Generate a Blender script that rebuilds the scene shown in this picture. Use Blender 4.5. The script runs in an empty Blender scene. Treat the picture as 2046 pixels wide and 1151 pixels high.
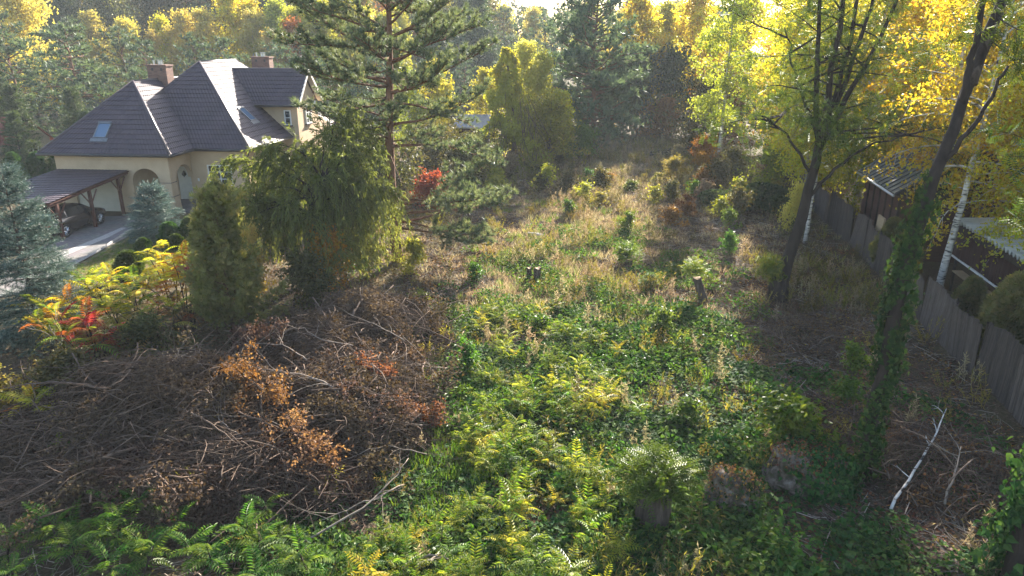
import bpy, bmesh, math, random
import numpy as np
from mathutils import Vector, Matrix, noise

# ------------------------------------------------------------------ camera, sky, sun, exposure
scn = bpy.context.scene
C = scn.collection
cam_data = bpy.data.cameras.new('camera')
cam = bpy.data.objects.new('camera', cam_data)
C.objects.link(cam)
cam.location = (0, 0, 9.5)
cam.rotation_euler = (math.radians(90 - 19), 0, 0)
cam_data.sensor_width = 36
cam_data.lens = 36 * 1430 / 2046
cam_data.clip_start = 0.1
cam_data.clip_end = 3000
scn.camera = cam

SUN_AZ, SUN_EL = math.radians(19), math.radians(25)       # to the right of straight ahead, above the horizon
sun_dir = Vector((math.sin(SUN_AZ) * math.cos(SUN_EL), math.cos(SUN_AZ) * math.cos(SUN_EL), math.sin(SUN_EL)))
world = bpy.data.worlds.new('World')
scn.world = world
world.use_nodes = True
wn = world.node_tree.nodes
wl = world.node_tree.links
sky = wn.new('ShaderNodeTexSky')
sky.sky_type = 'NISHITA'
sky.sun_disc = False
sky.sun_elevation = SUN_EL
sky.sun_rotation = SUN_AZ
sky.air_density = 1.0
sky.dust_density = 1.2
bg = wn['Background']
bg.inputs['Strength'].default_value = 0.078
wl.new(sky.outputs['Color'], bg.inputs['Color'])
sd = bpy.data.lights.new('sun', 'SUN')
sd.energy = 5.0
sd.angle = math.radians(0.6)
sd.color = (1.0, 0.92, 0.8)
sun = bpy.data.objects.new('sun', sd)
sun.rotation_euler = sun_dir.to_track_quat('Z', 'Y').to_euler()
sun.location = (0, 0, 60)
C.objects.link(sun)
scn.view_settings.view_transform = 'Standard'
scn.view_settings.look = 'None'
scn.view_settings.exposure = 2.4
scn.view_settings.gamma = 1
scn.view_settings.use_curve_mapping = False
scn.render.engine = 'CYCLES'
cy = scn.cycles
cy.max_bounces = 6
cy.diffuse_bounces = 3
cy.glossy_bounces = 2
cy.transmission_bounces = 4
cy.volume_bounces = 1
cy.transparent_max_bounces = 4
cy.use_denoising = True
cy.use_adaptive_sampling = True
cy.adaptive_threshold = 0.02
cy.sample_clamp_indirect = 6
cy.caustics_reflective = False
cy.caustics_refractive = False

rng = np.random.default_rng(11)
PI = math.pi

# ------------------------------------------------------------------ geometry helpers
class Geo:
    """Collects vertices and faces for ONE mesh."""
    def __init__(s):
        s.V, s.F, s.M, s.R, s.n = [], [], [], [], 0
    def add(s, V, F, mat=0, rnd=None):
        V = np.asarray(V, float).reshape(-1, 3)
        F = np.asarray(F, int)
        if len(V) == 0 or len(F) == 0:
            return s
        s.V.append(V); s.F.append(F + s.n); s.M.append(np.full(len(F), mat))
        s.R.append(np.full(len(V), 0.5) if rnd is None else np.asarray(rnd, float))
        s.n += len(V)
        return s
    def box(s, x0, x1, y0, y1, z0, z1, mat=0):
        V = [(x, y, z) for z in (z0, z1) for y in (y0, y1) for x in (x0, x1)]
        F = [(0, 2, 3, 1), (4, 5, 7, 6), (0, 1, 5, 4), (2, 6, 7, 3), (0, 4, 6, 2), (1, 3, 7, 5)]
        return s.add(V, F, mat)
    def hexa(s, P, mat=0):
        """Eight corners: four below then four above, both anticlockwise."""
        return s.add(P, [(3, 2, 1, 0), (4, 5, 6, 7), (0, 1, 5, 4), (1, 2, 6, 5), (2, 3, 7, 6), (3, 0, 4, 7)], mat)
    def prism(s, poly, fn, t0, t1, mat=0):
        """Concave-safe extrusion: poly in 2-D, fn(u, v, t) -> 3-D."""
        bm = bmesh.new()
        vs = [bm.verts.new(fn(u, v, t0)) for u, v in poly]
        f = bm.faces.new(vs)
        r = bmesh.ops.extrude_face_region(bm, geom=[f])
        d = Vector(fn(poly[0][0], poly[0][1], t1)) - Vector(fn(poly[0][0], poly[0][1], t0))
        bmesh.ops.translate(bm, verts=[v for v in r['geom'] if isinstance(v, bmesh.types.BMVert)], vec=d)
        bmesh.ops.triangulate(bm, faces=bm.faces[:])
        bmesh.ops.recalc_face_normals(bm, faces=bm.faces[:])
        bm.verts.index_update()
        V = [v.co[:] for v in bm.verts]
        F = [[v.index for v in f.verts] for f in bm.faces]
        bm.free()
        return s.add(V, F, mat)
    def mesh(s, name, mats, smooth=False):
        me = bpy.data.meshes.new(name)
        V = np.concatenate(s.V) if s.V else np.zeros((0, 3))
        me.vertices.add(len(V))
        me.vertices.foreach_set('co', V.ravel().astype(np.float32))
        cnt = np.concatenate([np.full(len(f), f.shape[1]) for f in s.F])
        loops = np.concatenate([f.ravel() for f in s.F])
        me.loops.add(len(loops))
        me.loops.foreach_set('vertex_index', loops.astype(np.int32))
        me.polygons.add(len(cnt))
        st = np.concatenate([[0], np.cumsum(cnt)[:-1]])
        me.polygons.foreach_set('loop_start', st.astype(np.int32))
        me.polygons.foreach_set('material_index', np.concatenate(s.M).astype(np.int32))
        me.polygons.foreach_set('use_smooth', np.full(len(cnt), bool(smooth)))
        a = me.attributes.new('rnd', 'FLOAT', 'POINT')
        a.data.foreach_set('value', np.concatenate(s.R).astype(np.float32))
        for m in (mats if isinstance(mats, (list, tuple)) else [mats]):
            me.materials.append(m)
        me.update(calc_edges=True)
        return me

def obj(name, geo, mats, parent=None, smooth=False):
    me = geo.mesh(name, mats, smooth) if isinstance(geo, Geo) else geo
    o = bpy.data.objects.new(name, me)
    C.objects.link(o)
    if parent is not None:
        o.parent = parent
    return o

def tag(o, label=None, cat=None, group=None, kind=None):
    if label: o['label'] = label
    if cat: o['category'] = cat
    if group: o['group'] = group
    if kind: o['kind'] = kind
    return o

def thing(name, label, cat, loc=(0, 0, 0), rz=0, group=None):
    o = bpy.data.objects.new(name, None)
    C.objects.link(o)
    o.location = loc
    o.rotation_euler = (0, 0, rz)
    o.empty_display_size = 0.3
    return tag(o, label, cat, group)

def dup(o, loc=None, rz=None, scale=None, label=None, group=None, parent=None):
    c = o.copy()
    C.objects.link(c)
    c.parent = parent
    if loc is not None: c.location = loc
    if rz is not None: c.rotation_euler = (0, 0, rz)
    if scale is not None: c.scale = scale if hasattr(scale, '__len__') else (scale,) * 3
    if label: c['label'] = label
    if group: c['group'] = group
    for ch in [k for k in o.children]:
        dup(ch, parent=c)
    return c

def norm(a):
    a = np.asarray(a, float)
    return a / np.maximum(np.linalg.norm(a, axis=-1, keepdims=True), 1e-9)

def frames(d, rg, ref=None, scale=None):
    """N rotation matrices whose second column is d; the third leans to ref (or is random)."""
    d = norm(d)
    if ref is None:
        ref = rg.normal(size=d.shape)
    else:
        ref = np.broadcast_to(np.asarray(ref, float), d.shape) + rg.normal(size=d.shape) * 0.001
    x = norm(np.cross(d, ref))
    z = np.cross(x, d)
    M = np.stack([x, d, z], axis=2)
    if scale is not None:
        M = M * np.asarray(scale).reshape(-1, 1, 1)
    return M

def put(g, tv, tf, M, P, mat=0, rnd=None, rg=None):
    """Copies a small template to N places inside one mesh."""
    tv = np.asarray(tv, float); tf = np.asarray(tf, int)
    N, m = len(P), len(tv)
    if N == 0:
        return
    V = (np.einsum('nij,mj->nmi', M, tv) + np.asarray(P)[:, None]).reshape(-1, 3)
    F = (tf[None] + (np.arange(N) * m)[:, None, None]).reshape(-1, tf.shape[1])
    if rnd is None:
        rnd = (rg or rng).random(N)
    g.add(V, F, mat, np.repeat(rnd, m))

def tubes(g, P, R, k=5, mat=0, rnd=None):
    """P (N,n,3) centre lines, R (N,n) radii."""
    P = np.asarray(P, float); R = np.asarray(R, float)
    if P.ndim == 2:
        P = P[None]; R = R[None]
    N, n = P.shape[:2]
    T = norm(np.gradient(P, axis=1))
    ref = np.where(np.abs(T[:, :1, 2:3]) > 0.8, np.array([1.0, 0, 0]), np.array([0, 0, 1.0]))
    X = norm(np.cross(T, np.broadcast_to(ref, T.shape)))
    Y = np.cross(T, X)
    a = np.arange(k) * 2 * PI / k
    ring = X[:, :, None] * np.cos(a)[None, None, :, None] + Y[:, :, None] * np.sin(a)[None, None, :, None]
    V = P[:, :, None] + ring * R[:, :, None, None]
    i, j = np.meshgrid(np.arange(n - 1), np.arange(k), indexing='ij')
    j2 = (j + 1) % k
    F = np.stack([i * k + j, i * k + j2, (i + 1) * k + j2, (i + 1) * k + j], -1).reshape(-1, 4)
    F = (F[None] + (np.arange(N) * n * k)[:, None, None]).reshape(-1, 4)
    rr = np.full(N, 0.5) if rnd is None else rnd
    g.add(V.reshape(-1, 3), F, mat, np.repeat(rr, n * k))
    if k >= 5:                                              # close the thick end caps
        caps = []
        base = (np.arange(N) * n * k)[:, None] + np.arange(k)[None, ::-1]
        top = base[:, ::-1] + (n - 1) * k
        s = g.n - N * n * k
        f = np.concatenate([base, top])
        g.F.append(f + s); g.M.append(np.full(len(f), mat))

def curve(p0, d, L, n, rg, droop=0.0, wob=0.1):
    """A wandering centre line of n points."""
    p = np.array(p0, float); d = norm(np.array(d, float)); out = [p.copy()]
    st = L / (n - 1)
    for _ in range(n - 1):
        d = norm(d + np.array([0, 0, droop]) * st + rg.normal(size=3) * wob)
        p = p + d * st
        out.append(p.copy())
    return np.array(out)

def along(P, t):
    """Points and directions at parameters t in [0,1] of polyline P."""
    t = np.clip(np.asarray(t, float), 0, 1) * (len(P) - 1)
    i = np.minimum(t.astype(int), len(P) - 2)
    f = (t - i)[:, None]
    return P[i] * (1 - f) + P[i + 1] * f, norm(P[i + 1] - P[i])

def sph(az, el):
    return np.array([math.cos(az) * math.cos(el), math.sin(az) * math.cos(el), math.sin(el)])

def vnoise(x, y, s=0.0):
    """Cheap smooth 2-D noise about 0..1."""
    return 0.5 + 0.17 * (np.sin(x * 1.0 + 1.7 * np.sin(y * 0.7 + s)) + np.sin(y * 1.3 + 1.9 * np.sin(x * 0.8 + s * 2)) + np.sin((x + y) * 1.9 + s * 3 + np.sin(x * 2.1 - y)))

def sstep(a, b, x):
    t = np.clip((np.asarray(x, float) - a) / (b - a), 0, 1)
    return t * t * (3 - 2 * t)

def terrain(x, y):
    x = np.asarray(x, float); y = np.asarray(y, float)
    z = 0.10 * (vnoise(x * 0.55, y * 0.5, 1.0) - 0.5) + 0.05 * (vnoise(x * 1.9, y * 1.7, 4.0) - 0.5)
    flat = sstep(-11.5, -14.0, x) * sstep(26, 30, y) * (1 - sstep(60, 66, y))
    z = z * (1 - flat)
    far = (sstep(75, 190, y) * (9.0 * sstep(5, -70, x) + 1.2))
    return z + far

def tz(x, y):
    return float(terrain(x, y))

# leaf-like templates: the leaf grows along +y, its face looks along +z
def leaf_t(w=0.5, fold=0.12, tip=0.0):
    return np.array([(0, 0, 0), (-w / 2, 0.45, fold), (0, 1, -tip), (w / 2, 0.45, fold)]), np.array([(0, 1, 2), (0, 2, 3)])
LEAF = leaf_t(0.62, 0.14, 0.1)
NARROW = leaf_t(0.2, 0.05, 0.1)
IVY = (np.array([(0, 0, 0), (-.5, .25, .05), (-.28, .55, .08), (0, 1, -.05), (.28, .55, .08), (.5, .25, .05)]), np.array([(0, 2, 1), (0, 3, 2), (0, 4, 3), (0, 5, 4)]))

def needles_t(n, length, width, spread, seed, fwd=1.0, axis=0.0):
    """A brush of n thin triangles; axis > 0 spreads their roots along +y."""
    rg = np.random.default_rng(seed)
    V, F = [], []
    for i in range(n):
        a = 2.4 * i
        sp = spread * (0.35 + 0.65 * rg.random())
        d = norm(np.array([math.cos(a) * sp, fwd, math.sin(a) * sp]))
        r = np.array([0, axis * (i / max(n - 1, 1)), 0])
        sd_ = norm(np.cross(d, rg.normal(size=3))) * width
        l = length * (0.7 + 0.5 * rg.random())
        b = len(V)
        V += [r - sd_, r + sd_, r + d * l]
        F.append((b, b + 1, b + 2))
    return np.array(V), np.array(F)

def fan_t(n, length, width, half, seed):
    """A flat fan of n narrow blades in the x-y plane."""
    rg = np.random.default_rng(seed)
    V, F = [], []
    for i in range(n):
        a = half * (2 * (i + 0.5) / n - 1) + rg.normal() * 0.08
        d = np.array([math.sin(a), math.cos(a), rg.normal() * 0.12])
        q = np.array([math.cos(a), -math.sin(a), 0]) * width
        l = length * (1 - 0.35 * abs(a) / half) * (0.8 + 0.4 * rg.random())
        b = len(V)
        V += [np.zeros(3), d * l * 0.55 - q, d * l, d * l * 0.55 + q]
        F += [(b, b + 1, b + 2), (b, b + 2, b + 3)]
    return np.array(V), np.array(F)

# ------------------------------------------------------------------ materials
def new_mat(name):
    m = bpy.data.materials.new(name)
    m.use_nodes = True
    nt = m.node_tree
    return m, nt, nt.nodes, nt.links, nt.nodes['Principled BSDF']

def ramp(nodes, cols, pos=None):
    r = nodes.new('ShaderNodeValToRGB')
    n = len(cols)
    pos = pos or [i / max(n - 1, 1) for i in range(n)]
    el = r.color_ramp.elements
    while len(el) < n:
        el.new(0.5)
    for e, p, c in zip(el, pos, cols):
        e.position = p
        e.color = (*c, 1)
    return r

def leafmat(name, cols, trans=0.45, rough=0.5, spec=0.25, val=0.35, hue=0.03, tint=(1.15, 1.1, 0.55)):
    m, nt, N, L, P = new_mat(name)
    at = N.new('ShaderNodeAttribute'); at.attribute_name = 'rnd'
    r = ramp(N, cols)
    L.new(at.outputs['Fac'], r.inputs['Fac'])
    oi = N.new('ShaderNodeObjectInfo')
    hs = N.new('ShaderNodeHueSaturation')
    mh = N.new('ShaderNodeMapRange'); mh.inputs['To Min'].default_value = 0.5 - hue; mh.inputs['To Max'].default_value = 0.5 + hue
    mv = N.new('ShaderNodeMapRange'); mv.inputs['To Min'].default_value = 1 - val * 0.6; mv.inputs['To Max'].default_value = 1 + val * 0.6
    L.new(oi.outputs['Random'], mh.inputs['Value'])
    fr = N.new('ShaderNodeMath'); fr.operation = 'FRACT'
    mu = N.new('ShaderNodeMath'); mu.operation = 'MULTIPLY'; mu.inputs[1].default_value = 7.31
    L.new(oi.outputs['Random'], mu.inputs[0]); L.new(mu.outputs[0], fr.inputs[0]); L.new(fr.outputs[0], mv.inputs['Value'])
    L.new(mh.outputs['Result'], hs.inputs['Hue']); L.new(mv.outputs['Result'], hs.inputs['Value'])
    L.new(r.outputs['Color'], hs.inputs['Color'])
    L.new(hs.outputs['Color'], P.inputs['Base Color'])
    P.inputs['Roughness'].default_value = rough
    P.inputs['Specular IOR Level'].default_value = spec
    tr = N.new('ShaderNodeBsdfTranslucent')
    mx = N.new('ShaderNodeMixRGB'); mx.blend_type = 'MULTIPLY'; mx.inputs['Fac'].default_value = 1
    mx.inputs['Color2'].default_value = (*tint, 1)
    L.new(hs.outputs['Color'], mx.inputs['Color1']); L.new(mx.outputs['Color'], tr.inputs['Color'])
    ms = N.new('ShaderNodeMixShader'); ms.inputs['Fac'].default_value = trans
    L.new(P.outputs['BSDF'], ms.inputs[1]); L.new(tr.outputs['BSDF'], ms.inputs[2])
    L.new(ms.outputs['Shader'], N['Material Output'].inputs['Surface'])
    return m

def noisemat(name, cols, scale=4.0, rough=0.85, detail=6, bump=0.3, stretch=(1, 1, 1), spec=0.2, pos=None, metal=0.0, dist=0.02, vary=0.0):
    m, nt, N, L, P = new_mat(name)
    tc = N.new('ShaderNodeTexCoord')
    mp = N.new('ShaderNodeMapping'); mp.inputs['Scale'].default_value = stretch
    L.new(tc.outputs['Object'], mp.inputs['Vector'])
    nz = N.new('ShaderNodeTexNoise'); nz.inputs['Scale'].default_value = scale; nz.inputs['Detail'].default_value = detail
    nz.inputs['Roughness'].default_value = 0.65
    L.new(mp.outputs['Vector'], nz.inputs['Vector'])
    r = ramp(N, cols, pos or [0.3 + 0.4 * i / max(len(cols) - 1, 1) for i in range(len(cols))])
    L.new(nz.outputs['Fac'], r.inputs['Fac'])
    out = r.outputs['Color']
    if vary:
        at = N.new('ShaderNodeAttribute'); at.attribute_name = 'rnd'
        hs = N.new('ShaderNodeHueSaturation')
        mv = N.new('ShaderNodeMapRange'); mv.inputs['To Min'].default_value = 1 - vary; mv.inputs['To Max'].default_value = 1 + vary
        L.new(at.outputs['Fac'], mv.inputs['Value']); L.new(mv.outputs['Result'], hs.inputs['Value'])
        L.new(out, hs.inputs['Color']); out = hs.outputs['Color']
    L.new(out, P.inputs['Base Color'])
    P.inputs['Roughness'].default_value = rough
    P.inputs['Specular IOR Level'].default_value = spec
    P.inputs['Metallic'].default_value = metal
    if bump:
        b = N.new('ShaderNodeBump'); b.inputs['Strength'].default_value = bump; b.inputs['Distance'].default_value = dist
        L.new(nz.outputs['Fac'], b.inputs['Height']); L.new(b.outputs['Normal'], P.inputs['Normal'])
    return m

def glassmat(name, col, rough=0.08):
    m, nt, N, L, P = new_mat(name)
    P.inputs['Base Color'].default_value = (*col, 1)
    P.inputs['Roughness'].default_value = rough
    P.inputs['Specular IOR Level'].default_value = 0.9
    nz = N.new('ShaderNodeTexNoise'); nz.inputs['Scale'].default_value = 1.3
    b = N.new('ShaderNodeBump'); b.inputs['Strength'].default_value = 0.04
    L.new(nz.outputs['Fac'], b.inputs['Height']); L.new(b.outputs['Normal'], P.inputs['Normal'])
    return m

def groundmat():
    m, nt, N, L, P = new_mat('soil_and_litter')
    tc = N.new('ShaderNodeTexCoord')
    def nz(scale, det=8):
        n = N.new('ShaderNodeTexNoise'); n.inputs['Scale'].default_value = scale; n.inputs['Detail'].default_value = det
        n.inputs['Roughness'].default_value = 0.7
        L.new(tc.outputs['Object'], n.inputs['Vector']); return n
    fine, mid, big = nz(14), nz(1.6), nz(0.14, 4)
    r1 = ramp(N, [(0.03, 0.021, 0.015), (0.085, 0.058, 0.04), (0.17, 0.12, 0.085)], [0.3, 0.5, 0.72])
    r2 = ramp(N, [(0.04, 0.05, 0.018), (0.09, 0.085, 0.035), (0.15, 0.115, 0.07)], [0.3, 0.5, 0.7])
    L.new(fine.outputs['Fac'], r1.inputs['Fac']); L.new(fine.outputs['Fac'], r2.inputs['Fac'])
    ad = N.new('ShaderNodeMath'); ad.operation = 'ADD'
    L.new(mid.outputs['Fac'], ad.inputs[0]); L.new(big.outputs['Fac'], ad.inputs[1])
    f = ramp(N, [(0, 0, 0), (1, 1, 1)], [0.42, 0.62])
    hf = N.new('ShaderNodeMath'); hf.operation = 'MULTIPLY'; hf.inputs[1].default_value = 0.5
    L.new(ad.outputs[0], hf.inputs[0]); L.new(hf.outputs[0], f.inputs['Fac'])
    mx = N.new('ShaderNodeMixRGB')
    L.new(f.outputs['Color'], mx.inputs['Fac']); L.new(r1.outputs['Color'], mx.inputs['Color1']); L.new(r2.outputs['Color'], mx.inputs['Color2'])
    L.new(mx.outputs['Color'], P.inputs['Base Color'])
    P.inputs['Roughness'].default_value = 0.95
    P.inputs['Specular IOR Level'].default_value = 0.1
    b = N.new('ShaderNodeBump'); b.inputs['Strength'].default_value = 0.7; b.inputs['Distance'].default_value = 0.06
    L.new(fine.outputs['Fac'], b.inputs['Height']); L.new(b.outputs['Normal'], P.inputs['Normal'])
    return m

def brickmat():
    m, nt, N, L, P = new_mat('chimney_brick')
    tc = N.new('ShaderNodeTexCoord')
    sx = N.new('ShaderNodeSeparateXYZ'); L.new(tc.outputs['Object'], sx.inputs[0])
    ad = N.new('ShaderNodeMath'); ad.operation = 'ADD'
    L.new(sx.outputs['X'], ad.inputs[0]); L.new(sx.outputs['Y'], ad.inputs[1])
    cb = N.new('ShaderNodeCombineXYZ'); L.new(ad.outputs[0], cb.inputs['X']); L.new(sx.outputs['Z'], cb.inputs['Y'])
    bt = N.new('ShaderNodeTexBrick')
    bt.inputs['Scale'].default_value = 1.0; bt.inputs['Brick Width'].default_value = 0.25; bt.inputs['Row Height'].default_value = 0.075
    bt.inputs['Mortar Size'].default_value = 0.008
    bt.inputs['Color1'].default_value = (0.13, 0.055, 0.038, 1); bt.inputs['Color2'].default_value = (0.22, 0.11, 0.07, 1)
    bt.inputs['Mortar'].default_value = (0.15, 0.13, 0.115, 1)
    L.new(cb.outputs[0], bt.inputs['Vector'])
    L.new(bt.outputs['Color'], P.inputs['Base Color'])
    P.inputs['Roughness'].default_value = 0.85
    b = N.new('ShaderNodeBump'); b.inputs['Strength'].default_value = 0.5; b.inputs['Distance'].default_value = 0.01; b.invert = True
    L.new(bt.outputs['Fac'], b.inputs['Height']); L.new(b.outputs['Normal'], P.inputs['Normal'])
    return m

def pavermat():
    m, nt, N, L, P = new_mat('concrete_pavers')
    tc = N.new('ShaderNodeTexCoord')
    bt = N.new('ShaderNodeTexBrick')
    bt.inputs['Scale'].default_value = 1.0; bt.inputs['Brick Width'].default_value = 0.2; bt.inputs['Row Height'].default_value = 0.1
    bt.inputs['Mortar Size'].default_value = 0.006
    bt.inputs['Color1'].default_value = (0.17, 0.155, 0.15, 1); bt.inputs['Color2'].default_value = (0.25, 0.23, 0.215, 1)
    bt.inputs['Mortar'].default_value = (0.07, 0.065, 0.06, 1)
    L.new(tc.outputs['Object'], bt.inputs['Vector'])
    nz = N.new('ShaderNodeTexNoise'); nz.inputs['Scale'].default_value = 0.8
    L.new(tc.outputs['Object'], nz.inputs['Vector'])
    mx = N.new('ShaderNodeMixRGB'); mx.blend_type = 'MULTIPLY'; mx.inputs['Fac'].default_value = 0.4
    L.new(bt.outputs['Color'], mx.inputs['Color1']); L.new(nz.outputs['Color'], mx.inputs['Color2'])
    L.new(mx.outputs['Color'], P.inputs['Base Color'])
    P.inputs['Roughness'].default_value = 0.8
    return m

def birchmat():
    m, nt, N, L, P = new_mat('birch_bark')
    tc = N.new('ShaderNodeTexCoord')
    mp = N.new('ShaderNodeMapping'); mp.inputs['Scale'].default_value = (3, 3, 14)
    L.new(tc.outputs['Object'], mp.inputs['Vector'])
    n1 = N.new('ShaderNodeTexNoise'); n1.inputs['Scale'].default_value = 1.0; n1.inputs['Detail'].default_value = 4
    L.new(mp.outputs['Vector'], n1.inputs['Vector'])
    r = ramp(N, [(0.03, 0.025, 0.022), (0.42, 0.38, 0.34), (0.7, 0.66, 0.6)], [0.36, 0.44, 0.65])
    L.new(n1.outputs['Fac'], r.inputs['Fac'])
    L.new(r.outputs['Color'], P.inputs['Base Color'])
    P.inputs['Roughness'].default_value = 0.7
    b = N.new('ShaderNodeBump'); b.inputs['Strength'].default_value = 0.4; b.inputs['Distance'].default_value = 0.01
    L.new(n1.outputs['Fac'], b.inputs['Height']); L.new(b.outputs['Normal'], P.inputs['Normal'])
    return m

M = {}
M['soil'] = groundmat()
M['brick'] = brickmat()
M['paver'] = pavermat()
M['birch'] = birchmat()
M['render'] = noisemat('wall_render', [(0.45, 0.33, 0.215), (0.53, 0.4, 0.265)], 1.2, 0.9, bump=0.25, dist=0.004)
M['plinth'] = noisemat('plinth_stone', [(0.1, 0.09, 0.085), (0.16, 0.145, 0.135)], 9, 0.8)
M['rooftile'] = noisemat('roof_sheet_brown', [(0.052, 0.037, 0.045), (0.08, 0.056, 0.066)], 0.9, 0.55, bump=0.08, spec=0.3)
M['ridge'] = noisemat('ridge_cap_brown', [(0.05, 0.032, 0.034), (0.075, 0.05, 0.052)], 3, 0.4, bump=0.0, spec=0.5)
M['gutter'] = noisemat('gutter_dark', [(0.018, 0.014, 0.014), (0.03, 0.024, 0.024)], 3, 0.4, bump=0, spec=0.5)
M['white'] = noisemat('white_paint', [(0.68, 0.67, 0.64), (0.78, 0.77, 0.74)], 5, 0.5, bump=0.03)
M['fascia'] = noisemat('fascia_offwhite', [(0.6, 0.55, 0.5), (0.7, 0.66, 0.6)], 5, 0.6, bump=0.03)
M['door'] = noisemat('door_cream', [(0.52, 0.5, 0.42), (0.6, 0.57, 0.49)], 3, 0.55, bump=0.03)
M['glass'] = glassmat('window_glass', (0.02, 0.025, 0.03))
M['skyglass'] = glassmat('skylight_glass', (0.10, 0.16, 0.24), 0.05)
M['metal'] = noisemat('grey_metal', [(0.16, 0.165, 0.17), (0.24, 0.245, 0.25)], 6, 0.4, bump=0.03, metal=0.6)
M['steel'] = noisemat('bare_steel', [(0.45, 0.45, 0.46), (0.6, 0.6, 0.6)], 6, 0.3, bump=0.02, metal=0.9)
M['carpaint'] = noisemat('car_paint', [(0.012, 0.008, 0.009), (0.018, 0.012, 0.013)], 2, 0.16, bump=0, spec=0.7)
M['rubber'] = noisemat('tyre_rubber', [(0.012, 0.012, 0.012), (0.025, 0.025, 0.025)], 9, 0.85)
M['lampglass'] = glassmat('lamp_glass', (0.5, 0.48, 0.45), 0.1)
M['redlamp'] = glassmat('rear_lamp', (0.3, 0.02, 0.015), 0.15)
M['woodred'] = noisemat('stained_post', [(0.07, 0.026, 0.02), (0.12, 0.045, 0.032)], 5, 0.7, stretch=(6, 6, 1))
M['shedwood'] = noisemat('brown_cladding', [(0.06, 0.026, 0.018), (0.115, 0.052, 0.036)], 4, 0.75, stretch=(1, 1, 8), vary=0.25)
M['shedroof'] = noisemat('seam_roof', [(0.05, 0.056, 0.064), (0.085, 0.092, 0.1)], 1.5, 0.38, bump=0.04, spec=0.5, vary=0.12)
M['corr'] = noisemat('corrugated_pale', [(0.4, 0.39, 0.36), (0.62, 0.6, 0.55)], 1.2, 0.5, bump=0.05, vary=0.1)
M['reed'] = noisemat('reed_mat', [(0.055, 0.042, 0.036), (0.145, 0.112, 0.093)], 3, 0.9, stretch=(22, 22, 0.8), vary=0.45)
M['darkreed'] = noisemat('dark_reed_wall', [(0.035, 0.018, 0.016), (0.085, 0.04, 0.034)], 3, 0.9, stretch=(18, 18, 0.8), vary=0.2)
M['ply'] = noisemat('plywood', [(0.36, 0.26, 0.16), (0.47, 0.35, 0.22)], 3, 0.7, stretch=(1, 1, 6))
M['pinebark'] = noisemat('pine_bark', [(0.05, 0.03, 0.022), (0.17, 0.085, 0.05), (0.27, 0.14, 0.085)], 5, 0.9, stretch=(1, 1, .35), bump=0.8, dist=0.05)
M['bark'] = noisemat('grey_bark', [(0.03, 0.022, 0.017), (0.085, 0.062, 0.048), (0.15, 0.115, 0.09)], 6, 0.95, stretch=(1.6, 1.6, .3), bump=1.0, dist=0.05)
M['darkbark'] = noisemat('dark_bark', [(0.02, 0.015, 0.012), (0.06, 0.042, 0.033)], 6, 0.95, stretch=(1, 1, .3), bump=0.8, dist=0.04)
M['deadwood'] = noisemat('dead_twigs', [(0.055, 0.034, 0.023), (0.135, 0.088, 0.06)], 6, 0.9, bump=0.2, vary=0.6)
M['greybranch'] = noisemat('grey_branches', [(0.065, 0.043, 0.031), (0.17, 0.118, 0.085)], 6, 0.9, bump=0.25, vary=0.5)
M['bleached'] = noisemat('bleached_wood', [(0.15, 0.115, 0.088), (0.32, 0.26, 0.205)], 7, 0.85, bump=0.3, vary=0.3)
M['charred'] = noisemat('charred_wood', [(0.012, 0.011, 0.012), (0.05, 0.045, 0.045)], 8, 0.8, bump=0.5)
M['cutwood'] = noisemat('cut_wood', [(0.28, 0.18, 0.1), (0.42, 0.29, 0.17)], 9, 0.8, bump=0.1)
M['stone'] = noisemat('boulder_stone', [(0.04, 0.045, 0.02), (0.075, 0.056, 0.04), (0.14, 0.11, 0.085), (0.25, 0.215, 0.175)], 4.5, 0.9, bump=0.9, dist=0.05, pos=[.36, .45, .54, .68])
M['lawn'] = noisemat('lawn', [(0.05, 0.06, 0.02), (0.1, 0.105, 0.04)], 5, 0.9, bump=0.4)
M['gravel'] = noisemat('pale_gravel', [(0.16, 0.15, 0.14), (0.5, 0.48, 0.45)], 26, 0.9, bump=0.5)
M['path'] = noisemat('trodden_path', [(0.13, 0.095, 0.07), (0.27, 0.215, 0.17)], 5, 0.95, bump=0.4)
# foliage
M['pine'] = leafmat('pine_needles', [(0.06, 0.088, 0.055), (0.13, 0.165, 0.1), (0.23, 0.25, 0.16)], 0.4, 0.5)
M['pine_far'] = leafmat('far_pine_needles', [(0.05, 0.085, 0.06), (0.09, 0.14, 0.09), (0.15, 0.2, 0.12)], 0.32, 0.55)
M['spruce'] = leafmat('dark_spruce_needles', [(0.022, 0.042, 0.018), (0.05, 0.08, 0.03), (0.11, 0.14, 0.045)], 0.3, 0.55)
M['blue'] = leafmat('blue_spruce_needles', [(0.035, 0.065, 0.056), (0.075, 0.12, 0.104), (0.15, 0.205, 0.175)], 0.2, 0.5, tint=(1, 1, .9))
M['thuja'] = leafmat('thuja_green', [(0.025, 0.06, 0.014), (0.05, 0.1, 0.02), (0.085, 0.14, 0.03)], 0.3, 0.55)
M['feather'] = leafmat('feathery_conifer', [(0.14, 0.155, 0.055), (0.23, 0.24, 0.09), (0.34, 0.29, 0.13)], 0.55, 0.55)
M['willow'] = leafmat('willow_leaves', [(0.11, 0.16, 0.055), (0.18, 0.245, 0.075), (0.33, 0.36, 0.085)], 0.58, 0.5)
M['yellow'] = leafmat('yellow_leaves', [(0.27, 0.16, 0.025), (0.5, 0.36, 0.03), (0.64, 0.52, 0.04), (0.56, 0.56, 0.08), (0.32, 0.38, 0.05)], 0.6, 0.5, val=0.2)
M['gold'] = leafmat('pale_gold_leaves', [(0.38, 0.29, 0.07), (0.55, 0.46, 0.12), (0.5, 0.48, 0.15)], 0.5, 0.5, val=0.25)
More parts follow.
